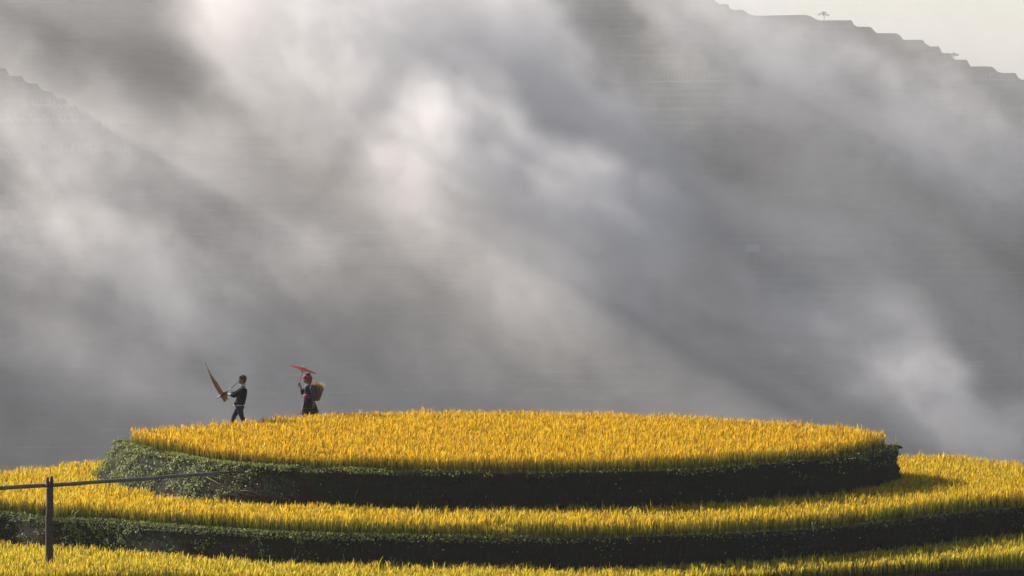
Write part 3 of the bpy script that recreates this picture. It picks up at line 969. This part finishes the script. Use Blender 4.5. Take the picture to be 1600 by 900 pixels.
def pipes():
    base = at_y(347, 616, MAN_Y)
    root = empty('mouth_organ', (man_x, MAN_Y, 0.05), 'long curved bamboo mouth organ held up to the man\'s lips', 'mouth organ')
    spine = [mp(353.6, 626.0), mp(347.8, 618.0), mp(342.2, 609.6), mp(337.0, 600.8), mp(332.3, 591.8), mp(328.2, 582.6), mp(324.4, 573.6), mp(320.8, 564.8)]
    def at(t):
        u = t * (len(spine) - 1); i = min(int(u), len(spine) - 2); return spine[i].lerp(spine[i + 1], u - i)
    specs = [(-.040, .00, 1.00, .015, M_BAM2), (-.022, .00, .82, .017, M_BAM2), (-.002, .00, .72, .018, M_BAM), (.018, .03, .62, .019, M_BAM), (.038, .00, .55, .018, M_BAM), (.056, .06, .48, .016, M_BAM)]
    for k, (off, t0, t1, r, mt) in enumerate(specs):
        y = (-1) ** k * .012
        pts = []; rad = []
        for j in range(15):
            t = t0 + (t1 - t0) * j / 14
            d = (at(min(t + .03, 1)) - at(max(t - .03, 0))).normalized(); side = Vector((-d.z, 0, d.x))
            conv = max(0.12, 1 - max(0, t - .45) * 1.6) * (1 + max(0, .22 - t) * 2.2)
            pts.append(at(t) - side * off * conv + Vector((0, y * conv, 0)))
            rad.append(r * (1 - .55 * t) * (1.13 if j % 5 == 0 else 1.0))
        mesh_of('pipe', lambda bm: tube(bm, pts, rad, 10), mt, root)
    for t in (.13, .30, .44, .60, .76):
        c = at(t); d = (at(t + .03) - at(t - .03)).normalized()
        w = .052 * (1 - .8 * t) + .008
        mesh_of('binding', lambda bm: tube(bm, [c - d * .012, c + d * .012], [w, w], 14, flat=.6, flat_dir=(0, 1, 0)), M_BAM2 if t < .5 else M_DARKW, root)
    m0 = man_head + Vector((-.112, 0, -.064)); end = mp(338.8, 623.2)
    c1 = mp(354.5, 612.2)
    def chest(bm):
        a = c1; b = end
        tube(bm, [a, a.lerp(b, .15), a.lerp(b, .35), a.lerp(b, .55), a.lerp(b, .68), a.lerp(b, .80), b], [.016, .036, .047, .043, .030, .014, .007], 14)
    mesh_of('wind_chest', chest, M_DARKW, root)
    mesh_of('chest_tip', lambda bm: tube(bm, [c1.lerp(end, .62), c1.lerp(end, .72), c1.lerp(end, .86)], [.037, .030, .012], 12), M_GOURD, root)
    mesh_of('mouthpipe', lambda bm: tube(bm, [m0, m0.lerp(c1, .5), c1.lerp(end, .1)], [.008, .010, .015], 10), M_DARKW, root)
pipes()

# ------------------------------------------------------------------ the woman with the parasol
WOM_Y = 101.55
wom_x = at_y(484.5, 600, WOM_Y).x
def wp(px, py, y=0.0):
    w = at_y(px, py, WOM_Y)
    return Vector((w.x - wom_x, y, w.z - 0.05))
M_INDIGO = simple_mat('indigo_cloth', (0.010, 0.012, 0.018), 0.9, 0.25, 40, 0.1, 0.3)
M_SLATE = simple_mat('slate_blue_cloth', (0.045, 0.062, 0.085), 0.85, 0.2, 40, 0.15, 0.3)
M_PINK = simple_mat('magenta_sash', (0.27, 0.02, 0.075), 0.7, 0.2, 30, 0.2, 0.3)
M_TAUPE = simple_mat('taupe_apron', (0.15, 0.115, 0.115), 0.85, 0.15, 30, 0.15)
def checked_scarf():
    m, t, p = new_mat('red_checked_scarf')
    tc = t.n('ShaderNodeTexCoord')
    w = t.n('ShaderNodeTexChecker'); t.put(w.inputs['Vector'], tc.outputs['Object']); w.inputs['Scale'].default_value = 32
    w.inputs['Color1'].default_value = (0.30, 0.022, 0.04, 1); w.inputs['Color2'].default_value = (0.16, 0.014, 0.03, 1)
    w2 = t.n('ShaderNodeTexWave'); t.put(w2.inputs['Vector'], tc.outputs['Object']); w2.inputs['Scale'].default_value = 9; w2.bands_direction = 'Z'
    t.put(p.inputs['Base Color'], t.mix(t.maprange(w2.outputs['Fac'], .82, .95, 0, .6), w.outputs['Color'], c4(.45, .22, .25)))
    p.inputs['Roughness'].default_value = .85
    return m
M_SCARF = checked_scarf()

def woman():
    root = empty('person', (wom_x, WOM_Y, 0.05), 'woman in indigo dress, pink sash and red headscarf holding up a red parasol', 'person')
    hc = wp(479.6, 592.6); neck = wp(481.6, 601.2); chest = wp(483.2, 608.5); waist = wp(481.6, 618.0); hip = wp(482.5, 628.0)
    sh_f = wp(480.2, 605.4, .135); el_f = wp(472.6, 614.8, .20); wr_f = wp(468.6, 603.4, .12)
    sh_n = wp(488.4, 605.6, -.15); el_n = wp(491.4, 618.6, -.21); wr_n = wp(490.8, 630.4, -.215)
    lg = lambda y, x: [Vector((hip.x + x * .3, y, hip.z)), Vector((hip.x + x * .9, y, .44)), Vector((hip.x + x * 1.5, y, .08))]
    L1, L2 = lg(-.07, .12), lg(.07, -.10)
    def body(bm):
        head(bm, hc, 0.10, .92)
        limb(bm, neck + Vector((0, 0, -.03)), hc + Vector((.02, 0, -.05)), .050, .048)
        loft(bm, [(hip.x, 0, hip.z - .05, .11, .15), (hip.x, 0, hip.z + .05, .11, .155), (waist.x, 0, waist.z, .085, .125),
                  (chest.x, 0, chest.z - .02, .105, .145), (chest.x, 0, chest.z + .07, .09, .13), (neck.x, 0, neck.z - .02, .05, .055)])
        for s_, e, w in ((sh_n, el_n, wr_n), (sh_f, el_f, wr_f)):
            limb(bm, s_, e, .044, .034); limb(bm, e, w, .034, .023)
        for l in (L1, L2):
            limb(bm, l[0], l[1], .078, .050); limb(bm, l[1], l[2], .048, .034)
            limb(bm, l[2] + Vector((.02, 0, -.02)), l[2] + Vector((-.13, 0, -.055)), .032, .024)
        hand(bm, wr_f, (-.25, -.05, .95), (-.6, -.75, 0), 1.35, size=.92, thumb=1)
        hand(bm, wr_n, (-.05, .05, -1), (.0, 1, 0), .55, size=.92, thumb=1)
    b = mesh_of('body', body, M_SKIN, root, voxel=.0075)
    for y in (-1, 1):
        mesh_of('eye', lambda bm: ball(bm, hc + Vector((-.082, y * .028, -.004)), (.006, .012, .005), 10), M_EYE, b)
    def scarf(bm):
        c = hc
        ball(bm, c + Vector((.020, 0, .050)), (.120, .106, .090), 20)
        ball(bm, c + Vector((.070, 0, -.025)), (.075, .098, .110), 18)
        tube(bm, [c + Vector((-.095, -.03, .055)), c + Vector((-.05, -.095, .075)), c + Vector((.04, -.115, .060)), c + Vector((.11, -.07, .04)), c + Vector((.13, 0, .03)), c + Vector((.11, .07, .04)), c + Vector((.04, .115, .06)), c + Vector((-.05, .095, .075)), c + Vector((-.095, .03, .055)), c + Vector((-.095, -.03, .055))], .030, 10)
        tube(bm, [c + Vector((-.10, 0, .09)), c + Vector((-.02, 0, .135)), c + Vector((.06, 0, .155)), c + Vector((.10, 0, .15))], [.02, .045, .05, .03], 10, flat=.5, flat_dir=(0, 0, 1))
        tube(bm, [c + Vector((.08, -.07, -.02)), c + Vector((.095, -.075, -.09)), c + Vector((.085, -.07, -.15))], [.035, .032, .02], 8)
    mesh_of('headscarf', scarf, M_SCARF, root, voxel=.009, blur=2)
    def blouse(bm):
        loft(bm, [(waist.x, 0, waist.z - .03, .112, .150), (chest.x - .01, 0, chest.z - .06, .130, .170), (chest.x, 0, chest.z + .02, .128, .172), (chest.x + .005, 0, chest.z + .075, .105, .15), (neck.x, 0, neck.z - .02, .062, .075)], 22)
        limb(bm, sh_f, el_f, .068, .058); limb(bm, el_f, el_f.lerp(wr_f, .30), .056, .050)
    mesh_of('blouse', blouse, M_INDIGO, root, voxel=.009)
    def sleeve(bm):
        ball(bm, sh_n + Vector((.0, .03, .0)), (.085, .075, .085), 14)
        limb(bm, sh_n, el_n, .080, .070); limb(bm, el_n, el_n.lerp(wr_n, .25), .070, .060)
        tube(bm, [chest + Vector((.05, -.10, .08)), chest + Vector((.08, -.14, -.02)), chest + Vector((.075, -.145, -.12)), waist + Vector((.07, -.13, -.03))], [.05, .055, .05, .035], 10, flat=.6, flat_dir=(0, 1, 0))
    mesh_of('sleeve', sleeve, M_SLATE, root, voxel=.009)
    mesh_of('sleeve', lambda bm: limb(bm, el_n.lerp(wr_n, .22), el_n.lerp(wr_n, .42), .050, .045), M_PINK, root)
    def collar(bm):
        for sg in (-1, 1):
            tube(bm, [neck + Vector((.045, sg * .045, .02)), neck + Vector((-.02, sg * .075, .0)), neck + Vector((-.065, sg * .070, -.05)), neck + Vector((-.075, sg * .045, -.12)), neck + Vector((-.075, sg * .012, -.17))], [.022, .032, .042, .034, .012], 8, flat=.5, flat_dir=(0, sg, .3))
    mesh_of('collar', collar, M_WHITE, root, voxel=.008, blur=1)
    mesh_of('sash', lambda bm: loft(bm, [(waist.x, 0, waist.z - .062, .126, .164), (waist.x - .002, 0, waist.z - .05, .136, .172), (waist.x - .002, 0, waist.z + .035, .133, .170), (waist.x, 0, waist.z + .048, .122, .160)], 28), M_PINK, root)
    # pleated skirt
    def skirt(bm):
        n = 44; rows = [(waist.z - .055, .118, .158, .0, waist.x), (hip.z + .03, .150, .190, .008, hip.x + .005), (hip.z - .12, .180, .215, .016, hip.x + .02), (hip.z - .27, .215, .24, .022, hip.x + .03), (hip.z - .36, .235, .255, .026, hip.x + .035)]
        R_ = []
        for z, rx, ry, w, cx in rows:
            R_.append([bm.verts.new((cx + (rx + w * math.cos(n / 2 * t)) * math.cos(t), (ry + w * math.cos(n / 2 * t)) * math.sin(t), z)) for t in [2 * math.pi * k / n for k in range(n)]])
        for r in range(len(R_) - 1):
            for k in range(n): bm.faces.new((R_[r][k], R_[r][(k + 1) % n], R_[r + 1][(k + 1) % n], R_[r + 1][k]))
        bm.faces.new(R_[0][::-1])
    sk = mesh_of('skirt', skirt, M_INDIGO, root, smooth=False)
    sk.modifiers.new('thick', 'SOLIDIFY').thickness = .008
    for k in range(3):
        z = hip.z - .17 - k * .075; g = .19 + .0155 * (k * 2)
        mesh_of('trim', lambda bm: loft(bm, [(hip.x + .025 + k * .004, 0, z - .008, g + .032, g + .06), (hip.x + .025 + k * .004, 0, z + .008, g + .030, g + .058)], 40, cap=False), M_SLATE, sk)
    def apron(bm):
        a0 = -math.pi; n = 7
        rows = [(waist.z - .05, .140, .176, 0), (hip.z, .172, .205, .005), (hip.z - .15, .215, .235, .012), (hip.z - .35, .262, .27, .025)]
        R_ = []
        for z, rx, ry, o in rows:
            R_.append([bm.verts.new((hip.x + .01 + o + rx * math.cos(t), ry * math.sin(t), z)) for t in [math.pi - .35 + .95 * k / (n - 1) + 0 for k in range(n)]])
        for r in range(len(R_) - 1):
            for k in range(n - 1): bm.faces.new((R_[r][k], R_[r][k + 1], R_[r + 1][k + 1], R_[r + 1][k]))
    ap = mesh_of('apron', apron, M_TAUPE, root); ap.modifiers.new('thick', 'SOLIDIFY').thickness = .008
    for l in (L1, L2):
        mesh_of('legging', lambda bm: limb(bm, l[1] + Vector((0, 0, -.03)), l[2], .060, .042), M_INDIGO, root)
        mesh_of('shoe', lambda bm: limb(bm, l[2] + Vector((.03, 0, -.03)), l[2] + Vector((-.13, 0, -.055)), .040, .030), M_SHOE, root)
    for y in (-.135, .125):
        mesh_of('strap', lambda bm: tube(bm, [wp(489.5, 608, y), chest + Vector((.03, y * .85, .145)), chest + Vector((-.10, y * .8, .06)), chest + Vector((-.115, y * .9, -.06)), waist + Vector((.0, y * 1.28, .02)), wp(492, 620, y)], .011, 6, flat=.5), M_TAUPE, root)
    return hc
woman()

def parasol():
    m, t, p = new_mat('red_oiled_paper')
    p.inputs['Base Color'].default_value = (0.85, 0.06, 0.04, 1); p.inputs['Roughness'].default_value = .45
    tr = t.n('ShaderNodeBsdfTranslucent'); tr.inputs['Color'].default_value = (0.98, 0.13, 0.08, 1)
    mx = t.n('ShaderNodeMixShader'); mx.inputs[0].default_value = .6
    t.put(mx.inputs[1], p.outputs[0]); t.put(mx.inputs[2], tr.outputs[0]); t.put(m.node_tree.nodes['Material Output'].inputs['Surface'], mx.outputs[0])
    hub = wp(474.6, 574.4, .10); tipL = wp(451.8, 570.8, .10); tipR = wp(494.8, 584.6, .10)
    hand_p = wp(467.2, 600.2, .085)
    mid = (tipL + tipR) / 2; across = (tipR - tipL); rad = across.length / 2; across.normalize()
    axis = Vector((-across.z, 0, across.x)); axis = (axis + Vector((0, .01, 0))).normalized()
    if axis.z < 0: axis = -axis
    v = axis.cross(across).normalized(); u = v.cross(axis).normalized()
    rise = (hub - mid).dot(axis)
    apex = mid + axis * .055
    root = empty('parasol', Vector((wom_x, WOM_Y, .05)), 'red paper parasol tilted over the woman\'s headscarf', 'parasol')
    n = 24; K = 6
    def canopy(bm):
        R_ = []
        for r in range(1, K + 1):
            f = r / K
            ring = []
            for k in range(n * 2):
                a = math.pi * k / n; s = rad * f * (1.0 if k % 2 == 0 else 1 - .018 * f)
                drop = (apex - mid).dot(axis) * f ** 1.15 + (0 if k % 2 == 0 else -.004 * f)
                ring.append(bm.verts.new(apex - axis * drop + u * math.cos(a) * s + v * math.sin(a) * s))
            R_.append(ring)
        top = bm.verts.new(apex)
        for k in range(n * 2):
            bm.faces.new((top, R_[0][k], R_[0][(k + 1) % (2 * n)]))
            for r in range(K - 1): bm.faces.new((R_[r][k], R_[r + 1][k], R_[r + 1][(k + 1) % (2 * n)], R_[r][(k + 1) % (2 * n)]))
    c = mesh_of('canopy', canopy, m, root, smooth=False); c.modifiers.new('thick', 'SOLIDIFY').thickness = .002
    M_RIB = simple_mat('bamboo_rib', (0.30, 0.05, 0.04), .6, .2, 30)
    rib0 = None
    for k in range(n):
        a = 2 * math.pi * k / n; e = u * math.cos(a) + v * math.sin(a)
        h = (apex - mid).dot(axis)
        mesh_of('rib', lambda bm: tube(bm, [apex - axis * .012, apex + e * rad * .5 - axis * (h * .5 ** 1.15 + .007), mid + e * rad * .99 - axis * .006], [.003, .003, .002], 4), M_RIB, root)
    for k in range(0, n, 2):
        a = 2 * math.pi * k / n; e = u * math.cos(a) + v * math.sin(a)
        h = (apex - mid).dot(axis)
        mesh_of('stretcher', lambda bm: tube(bm, [apex - axis * .13, apex + e * rad * .45 - axis * (h * .45 + .012)], [.0025, .0025], 4), M_DARKW, root)
    butt = hand_p + (hand_p - (apex - axis * .1)).normalized() * .09
    mesh_of('shaft', lambda bm: tube(bm, [butt, hand_p, apex + axis * .01], [.010, .009, .008], 10), M_DARKW, root)
    mesh_of('runner', lambda bm: tube(bm, [apex - axis * .15, apex - axis * .12], [.017, .017], 12), M_DARKW, root)
    mesh_of('finial', lambda bm: (tube(bm, [apex - axis * .005, apex + axis * .02, apex + axis * .035], [.028, .026, .012], 12), ball(bm, apex + axis * .04, .014, 10)), M_GOURD, root)
parasol()

def basket():
    top = wp(498.5, 605.2, .0); bot = wp(494.9, 626.0, .0)
    root = empty('carrying_basket', Vector((wom_x, WOM_Y, .05)), 'woven olive back basket worn by the woman, full of cut straw', 'basket')
    ax = (top - bot).normalized(); rim_dir = (wp(505.4, 607.6) - wp(491.2, 601.6)).normalized()
    vv = Vector((0, 1, 0)); H = (top - bot).length
    m = simple_mat('basket_cane', (0.13, 0.095, 0.035), .75, .3, 40, .2, .3)
    n, K = 40, 22
    def weave(bm):
        R_ = []
        for r in range(K + 1):
            f = r / K; rad = .064 + .062 * f ** .8
            uu = (Vector((1, 0, 0)) * (1 - f) + rim_dir * f).normalized()
            c = bot.lerp(top, f)
            R_.append([bm.verts.new(c + (uu * math.cos(a) + vv * math.sin(a) * 1.12) * (rad + (.0035 if (k // 2 + r) % 2 else -.0015))) for k, a in enumerate([2 * math.pi * k / n for k in range(n)])])
        for r in range(K):
            for k in range(n): bm.faces.new((R_[r][k], R_[r][(k + 1) % n], R_[r + 1][(k + 1) % n], R_[r + 1][k]))
        bm.faces.new(R_[0][::-1])
    w = mesh_of('woven_wall', weave, m, root, smooth=False); w.modifiers.new('thick', 'SOLIDIFY').thickness = .007
    for f, rr in ((1.0, .012), (.02, .010)):
        uu = (Vector((1, 0, 0)) * (1 - f) + rim_dir * f).normalized(); c = bot.lerp(top, f); rad = .064 + .062 * f ** .8
        pts = [c + (uu * math.cos(a) + vv * math.sin(a) * 1.12) * rad for a in [2 * math.pi * k / 28 for k in range(29)]]
        mesh_of('rim', lambda bm: tube(bm, pts, rr, 7, cap=False), m, root)
    # cut rice straw inside
    N_ = 260
    b = np.array([list(top - ax * .12 + rim_dir * rng.uniform(-.10, .10) + vv * rng.uniform(-.11, .11)) for _ in range(N_)])
    g = Strips(5); g.w = np.array([.7, .9, 1.0, .9, .2])
    az = U(0, 6.28, N_)
    c = np.array([[.70, .56, .28]]) * rng.normal(1, .18, (N_, 1)).clip(.5, 1.3)
    g.add(b, az, U(0, .5, N_), U(.19, .33, N_), U(.010, .018, N_), U(.4, 2.0, N_), c * .8, c)
    o = g.build('cut_straw', M_RICE); o.location = Vector((wom_x, WOM_Y, .05))
    tag(o, 'bunch of pale yellow cut rice stalks sticking out of the back basket', 'straw')
basket()

# ------------------------------------------------------------------ the rail in front
def fence():
    Y = 82.4
    M_POST = simple_mat('weathered_post', (0.075, 0.055, 0.045), .85, .35, 9, .2, .6)
    M_RAIL = simple_mat('grey_bamboo_rail', (0.16, 0.15, 0.135), .55, .3, 6, .4, .3)
    pb = at_y(76.5, 868, Y); top = at_y(77.5, 745.5, Y)
    root = empty('rail_fence', (pb.x, Y, Z3), 'low fence of one round bamboo rail lashed to a dark wooden post', 'fence')
    L = lambda p: Vector(p) - Vector((pb.x, Y, Z3))
    def split_post(s):
        def fn(bm):
            a = L(at_y(76.5, 868, Y)); a.z = -.02; b = L(at_y(77.5, 757, Y)); c = L(at_y(77.5, 745, Y))
            if s == 0:
                pts = [a.lerp(b, t) + Vector((.008 * math.sin(9 * t), .006 * math.cos(7 * t), 0)) for t in np.linspace(0, 1, 9)]
                tube(bm, pts, [.088, .086, .090, .084, .082, .086, .080, .080, .078], 12)
            else:
                o = Vector((.045 * s, 0, 0))
                tube(bm, [b + o - Vector((0, 0, .06)), b + o, c + o + Vector((0, 0, .012 * s))], [.034, .034, .030], 9, flat=1.9, flat_dir=(0, 1, 0))
        return fn
    mesh_of('post', split_post(0), M_POST, root)
    for s in (-1, 1): mesh_of('fork_prong', split_post(s), M_POST, root)
    # second post, just outside the picture, carries the other end
    ob = at_y(-190, 770, Y + .3)
    def post2(bm):
        a = L(Vector((ob.x, ob.y, Z3 - .02))); b = L(ob) + Vector((0, 0, .08)); tube(bm, [a, a.lerp(b, .5), b], [.085, .08, .075], 12)
    mesh_of('post', post2, M_POST, root)
    a, b = L(at_y(-210, 772, Y - .14)), L(at_y(344, 738.6, Y + .35))
    def rail(bm):
        n = 60; pts = []; rad = []
        for i in range(n + 1):
            t = i / n
            p = a.lerp(b, t) + Vector((0, 0, -.05 * math.sin(math.pi * t) + .004 * math.sin(t * 31)))
            pts.append(p); rad.append((.052 - .014 * t) * (1.10 if i % 9 == 0 else 1.0))
        tube(bm, pts, rad, 12)
    mesh_of('rail', rail, M_RAIL, root)
    c = L(at_y(382, 737.4, Y + .5))
    mesh_of('rail_end', lambda bm: tube(bm, [b + Vector((-.10, 0, .0)), b.lerp(c, .5), c], [.026, .024, .020], 10), M_POST, root)
    p = L(at_y(77.5, 754.5, Y))
    mesh_of('lashing', lambda bm: [tube(bm, [p + Vector((.09 * math.cos(t), .10 * math.sin(t), .03 * k + .015 * math.cos(2 * t))) for t in np.linspace(0, 2 * math.pi, 17)], .007, 6, cap=False) for k in (-1, 0, 1)], M_DARKW, root)
fence()

# ------------------------------------------------------------------ single weeds on the banks
def bank_xyz(z, px, f):
    """point on the front of a bank under a photo column"""
    q, n, prof = RISER[z]
    best = None
    for i in range(len(q)):
        if n[i][1] < 0.3:
            P, N = bank_point(z, np.array([float(i)]), np.array([f]))
            P = P[0]; sx = 800 + F * P[0] / P[1]
            if best is None or abs(sx - px) < best[0]: best = (abs(sx - px), P, n[i])
    return Vector(best[1]), best[2]

def weed(kind, loc, h, label, seed, group=None, lean=0.0):
    rs = np.random.RandomState(seed)
    root = empty('weed_plant' if kind != 'grass' else 'tall_grass', loc, label, 'weed' if kind != 'grass' else 'grass tuft', group)
    g = np.array([[.13, .20, .06]])
    if kind == 'broad':
        mesh_of('stem', lambda bm: tube(bm, [Vector((0, 0, -.03)), Vector((lean * h * .4, -.02, h * .5)), Vector((lean * h, -.05, h))], [.006, .005, .003], 6), M_STEM, root)
        for k in range(5):
            t = .35 + .65 * k / 4
            az = rs.uniform(0, 6.28); Lf = h * rs.uniform(.28, .42)
            s_ = Strips(4); s_.w = np.array([.3, 1.0, .8, .05])
            s_.add(np.array([[lean * h * t, -.03 * t, h * t]]), np.array([az]), np.array([.9]), np.array([Lf]), np.array([Lf * .45]), np.array([.9]), g * 1.2, g * 1.7)
            s_.build('leaf', M_LEAF, root)
    elif kind == 'flower':
        for k in range(4):
            x = rs.uniform(-.05, .05); y = rs.uniform(-.04, .02); hh = h * rs.uniform(.7, 1.1)
            mesh_of('stem', lambda bm: tube(bm, [Vector((x * .3, y, -.03)), Vector((x, y - .02, hh * .5)), Vector((x * 1.8, y - .03, hh))], [.004, .003, .003], 5), M_STEM, root)
            mesh_of('flower_head', lambda bm: ball(bm, (x * 1.8, y - .03, hh), (.020, .020, .014), 8), M_PALE, root)
    else:
        for k in range(7):
            az = rs.uniform(0, 6.28); hh = h * rs.uniform(.6, 1.1)
            s_ = Strips(6); s_.w = np.array([.9, 1, .9, .7, .5, .1])
            s_.add(np.array([[0, 0, -.03]]), np.array([az]), np.array([abs(rs.normal(.1, .1)) + abs(lean) * .3]), np.array([hh]), np.array([.013]), np.array([rs.uniform(.2, 1.0)]), g, g * 2.1)
            s_.build('blade', M_LEAF, root)
        if kind == 'grass':
            for k in range(2):
                x = rs.uniform(-.05, .05)
                mesh_of('seed_head', lambda bm: tube(bm, [Vector((x * .2, 0, 0)), Vector((x, 0, h * .9)), Vector((x * 1.6 + lean * h, 0, h * 1.25))], [.003, .003, .008], 5), M_PALE, root)
M_STEM = simple_mat('green_stem', (0.11, 0.14, 0.05), .7, .2, 30)
M_PALE = simple_mat('pale_flower', (0.72, 0.70, 0.62), .8, .1, 30)
for (kind, z, px, f, h, lab, lean) in [
    ('broad', Z1, 667, .06, .20, 'small pale green weed on the lip of the upper bank, left of centre', .1),
    ('broad', Z1, 549, .50, .14, 'pale drooping weed half way down the shaded upper bank below the woman', .5),
    ('grass', Z1, 1400, .02, .26, 'wispy tall grass at the right tip of the top terrace', .1),
    ('flower', Z1, 1345, .06, .17, 'cluster of tiny white flowers on the right end of the upper bank', .0),
    ('flower', Z1, 1362, .10, .14, 'small white flowers nearest the right tip of the upper bank', .0),
    ('flower', Z1, 1332, .12, .12, 'sparse white flowers left of the flower cluster on the upper bank', .0),
    ('broad', Z2, 742, .80, .30, 'upright weed at the foot of the lower bank in the middle', -.15),
    ('grass', Z2, 1272, .02, .18, 'grass tuft on the lip of the lower bank at right', .2),
    ('grass', Z2, 112, .00, .20, 'grass tuft beside the fence post on the lower bank', .3),
    ('broad', Z2, 1060, .06, .15, 'small leafy weed on the lip of the lower bank, right of centre', .2),
    ('broad', Z1, 905, .02, .12, 'tiny leafy weed on the upper bank below the middle of the top field', .2),
]:
    p, nn = bank_xyz(z, px, f)
    weed(kind, p + Vector((nn[0], nn[1], 0)) * .03, h, lab, int(px), lean=lean)

# feathery seed heads on the left tip
def feathers():
    q, n, _ = RISER[Z1]
    base = on_z(180, 700, Z1)
    root = empty('feather_grass', (base.x, base.y + 3.0, 0), 'pale feathery grass arching off the left tip of the top terrace', 'grass tuft')
    o = at_y(205, 697, base.y + 3.0) - Vector((base.x, base.y + 3.0, 0))
    for k in range(9):
        e = at_y(152 + k * 5.5 + rng.uniform(-2, 2), 703 - k * 3.1 + rng.uniform(-3, 3), base.y + 3.0) - Vector((base.x, base.y + 3.0, 0))
        m = o.lerp(e, .5) + Vector((0, rng.uniform(-.1, .1), .12))
        s = o + Vector((rng.uniform(-.25, .1), rng.uniform(-.2, .2), -.12))
        mesh_of('seed_stem', lambda bm: tube(bm, [s, m, e], [.0025, .002, .0015], 4), M_STEM, root)
        def tuft(bm):
            for j in range(5):
                c = m.lerp(e, .55 + .45 * j / 4) + Vector((rng.uniform(-.015, .015), 0, rng.uniform(-.02, .02)))
                ball(bm, c, (.016, .012, .014), 6)
        mesh_of('seed_head', tuft, M_PALE, root)
feathers()

# dry stalks hanging over the shaded bank by the end of the rail
for k, (pts, lab) in enumerate([
    ([(322, 745), (345, 757), (372, 768), (402, 776)], 'long thin dry stalk lying across the shaded upper bank under the rail end'),
    ([(343, 742), (344, 752), (345, 766)], 'brown dry stalk hanging straight down under the rail end'),
    ([(356, 742), (353, 752), (350, 764)], 'second brown dry stalk hanging right of the rail end'),
    ([(376, 766), (388, 767), (400, 770)], 'short pale dry straw low on the shaded upper bank')]):
    P = []
    q, n, prof = RISER[Z1]
    for (x, y) in pts:
        b0, _ = bank_xyz(Z1, x, .5)
        P.append(at_y(x, y, b0.y - .16))
    o = mesh_of('dry_stalk', lambda bm: tube(bm, P, [.006, .005, .004, .003][:len(P)], 6), simple_mat('dry_stalk', (0.28, 0.20, 0.11), .8, .2, 20))
    tag(o, lab, 'stalk')

# ------------------------------------------------------------------ far things on the mountain
def hit_mountain(px, py, d0=500.0, d1=760.0):
    xs, ys, Z = MGRID
    d = ray(px, py)
    y = d0
    while y < d1:
        x = d.x / d.y * y; z = CAM.z + d.z / d.y * y
        i = min(max(np.searchsorted(xs, x), 0), len(xs) - 1); j = min(np.searchsorted(ys, y), len(ys) - 1)
        if Z[j, i] >= z: return Vector((x, y, float(Z[j, i])))
        y += 0.25
    return None

def ridge_tree(px, py, h, label):
    p = None
    for k in range(30):
        p = hit_mountain(px, py + k)
        if p: break
    xs, ys, Z = MGRID
    root = empty('ridge_tree', p + Vector((0, 0, .15)), label, 'tree')
    bark = simple_mat('bark', (0.05, 0.04, 0.03), .9, .2, 5)
    def trunk(bm):
        tube(bm, [(0, 0, -.8), (.1, 0, h * .3), (-.05, 0, h * .6), (.1, 0, h * .85)], [h * .045, h * .035, h * .025, h * .01], 8)
        for k in range(6):
            a = k * 1.1; z0 = h * (.35 + .07 * k)
            tube(bm, [(0, 0, z0), (math.cos(a) * h * .25, math.sin(a) * h * .25, z0 + h * .12), (math.cos(a) * h * .5, math.sin(a) * h * .4, z0 + h * .18)], [h * .018, h * .012, h * .005], 6)
    mesh_of('trunk', trunk, bark, root)
    n = 700
    a = U(0, 6.28, n); r = np.sqrt(U(0, 1, n)) * h * .62; zz = h * (.50 + .42 * (1 - (r / (h * .65)) ** 2) * U(.3, 1, n)) - .06 * r
    k = np_noise(r * np.cos(a) * 2, zz * 2, 1.2, 3) > -.45
    P = np.stack([r * np.cos(a), r * np.sin(a) * .8, zz], 1)[k]
    N = np.stack([np.cos(a), np.sin(a)], 1)[k]
    o = leaves('crown', P, N, U(.12, .30, len(P)), green(len(P), (.06, .09, .035)), .1)
    del o['kind']; o.parent = root
ridge_tree(1287, 24, 1.35, 'small spreading tree alone on the stepped ridge skyline')
ridge_tree(1491, 88, 1.0, 'tiny bush on the stepped ridge near its lower right end')

def field_hut(px, py, w, label, pale):
    p = hit_mountain(px, py)
    root = empty('field_hut', p, label, 'hut')
    timber = simple_mat('hut_timber', (0.07, 0.06, 0.05), .9, .2, 3)
    roofm = simple_mat('roof_sheet', pale, .6, .12, 2)
    mesh_of('wall', lambda bm: loft(bm, [(0, 0, -.6, w * .55, w * .42), (0, 0, 1.7, w * .55, w * .42)], 4), timber, root, smooth=False)
    for sx in (-1, 1):
        for sy in (-1, 1):
            mesh_of('post', lambda bm: tube(bm, [(sx * w * .5, sy * w * .36, -.5), (sx * w * .5, sy * w * .36, 1.9)], .06, 6), timber, root)
    for sgn in (-1, 1):
        def slope(bm):
            L = w * .72
            vs = [(-L, 0, 2.75), (L, 0, 2.75), (L, sgn * w * .55, 1.75), (-L, sgn * w * .55, 1.75)]
            lo_ = [bm.verts.new(v) for v in vs]; hi_ = [bm.verts.new((v[0], v[1], v[2] + .07)) for v in vs]
            bm.faces.new(hi_); bm.faces.new(lo_[::-1])
            for k in range(4): bm.faces.new((lo_[k], lo_[(k + 1) % 4], hi_[(k + 1) % 4], hi_[k]))
        mesh_of('roof', slope, roofm, root, smooth=False)
field_hut(1176, 416, 1.4, 'faint field hut with a pale roof on the misty slope, left of its twin', (.40, .42, .41))
field_hut(1223, 418, 1.2, 'faint darker field hut on the misty slope, right of the pale roofed one', (.20, .21, .22))
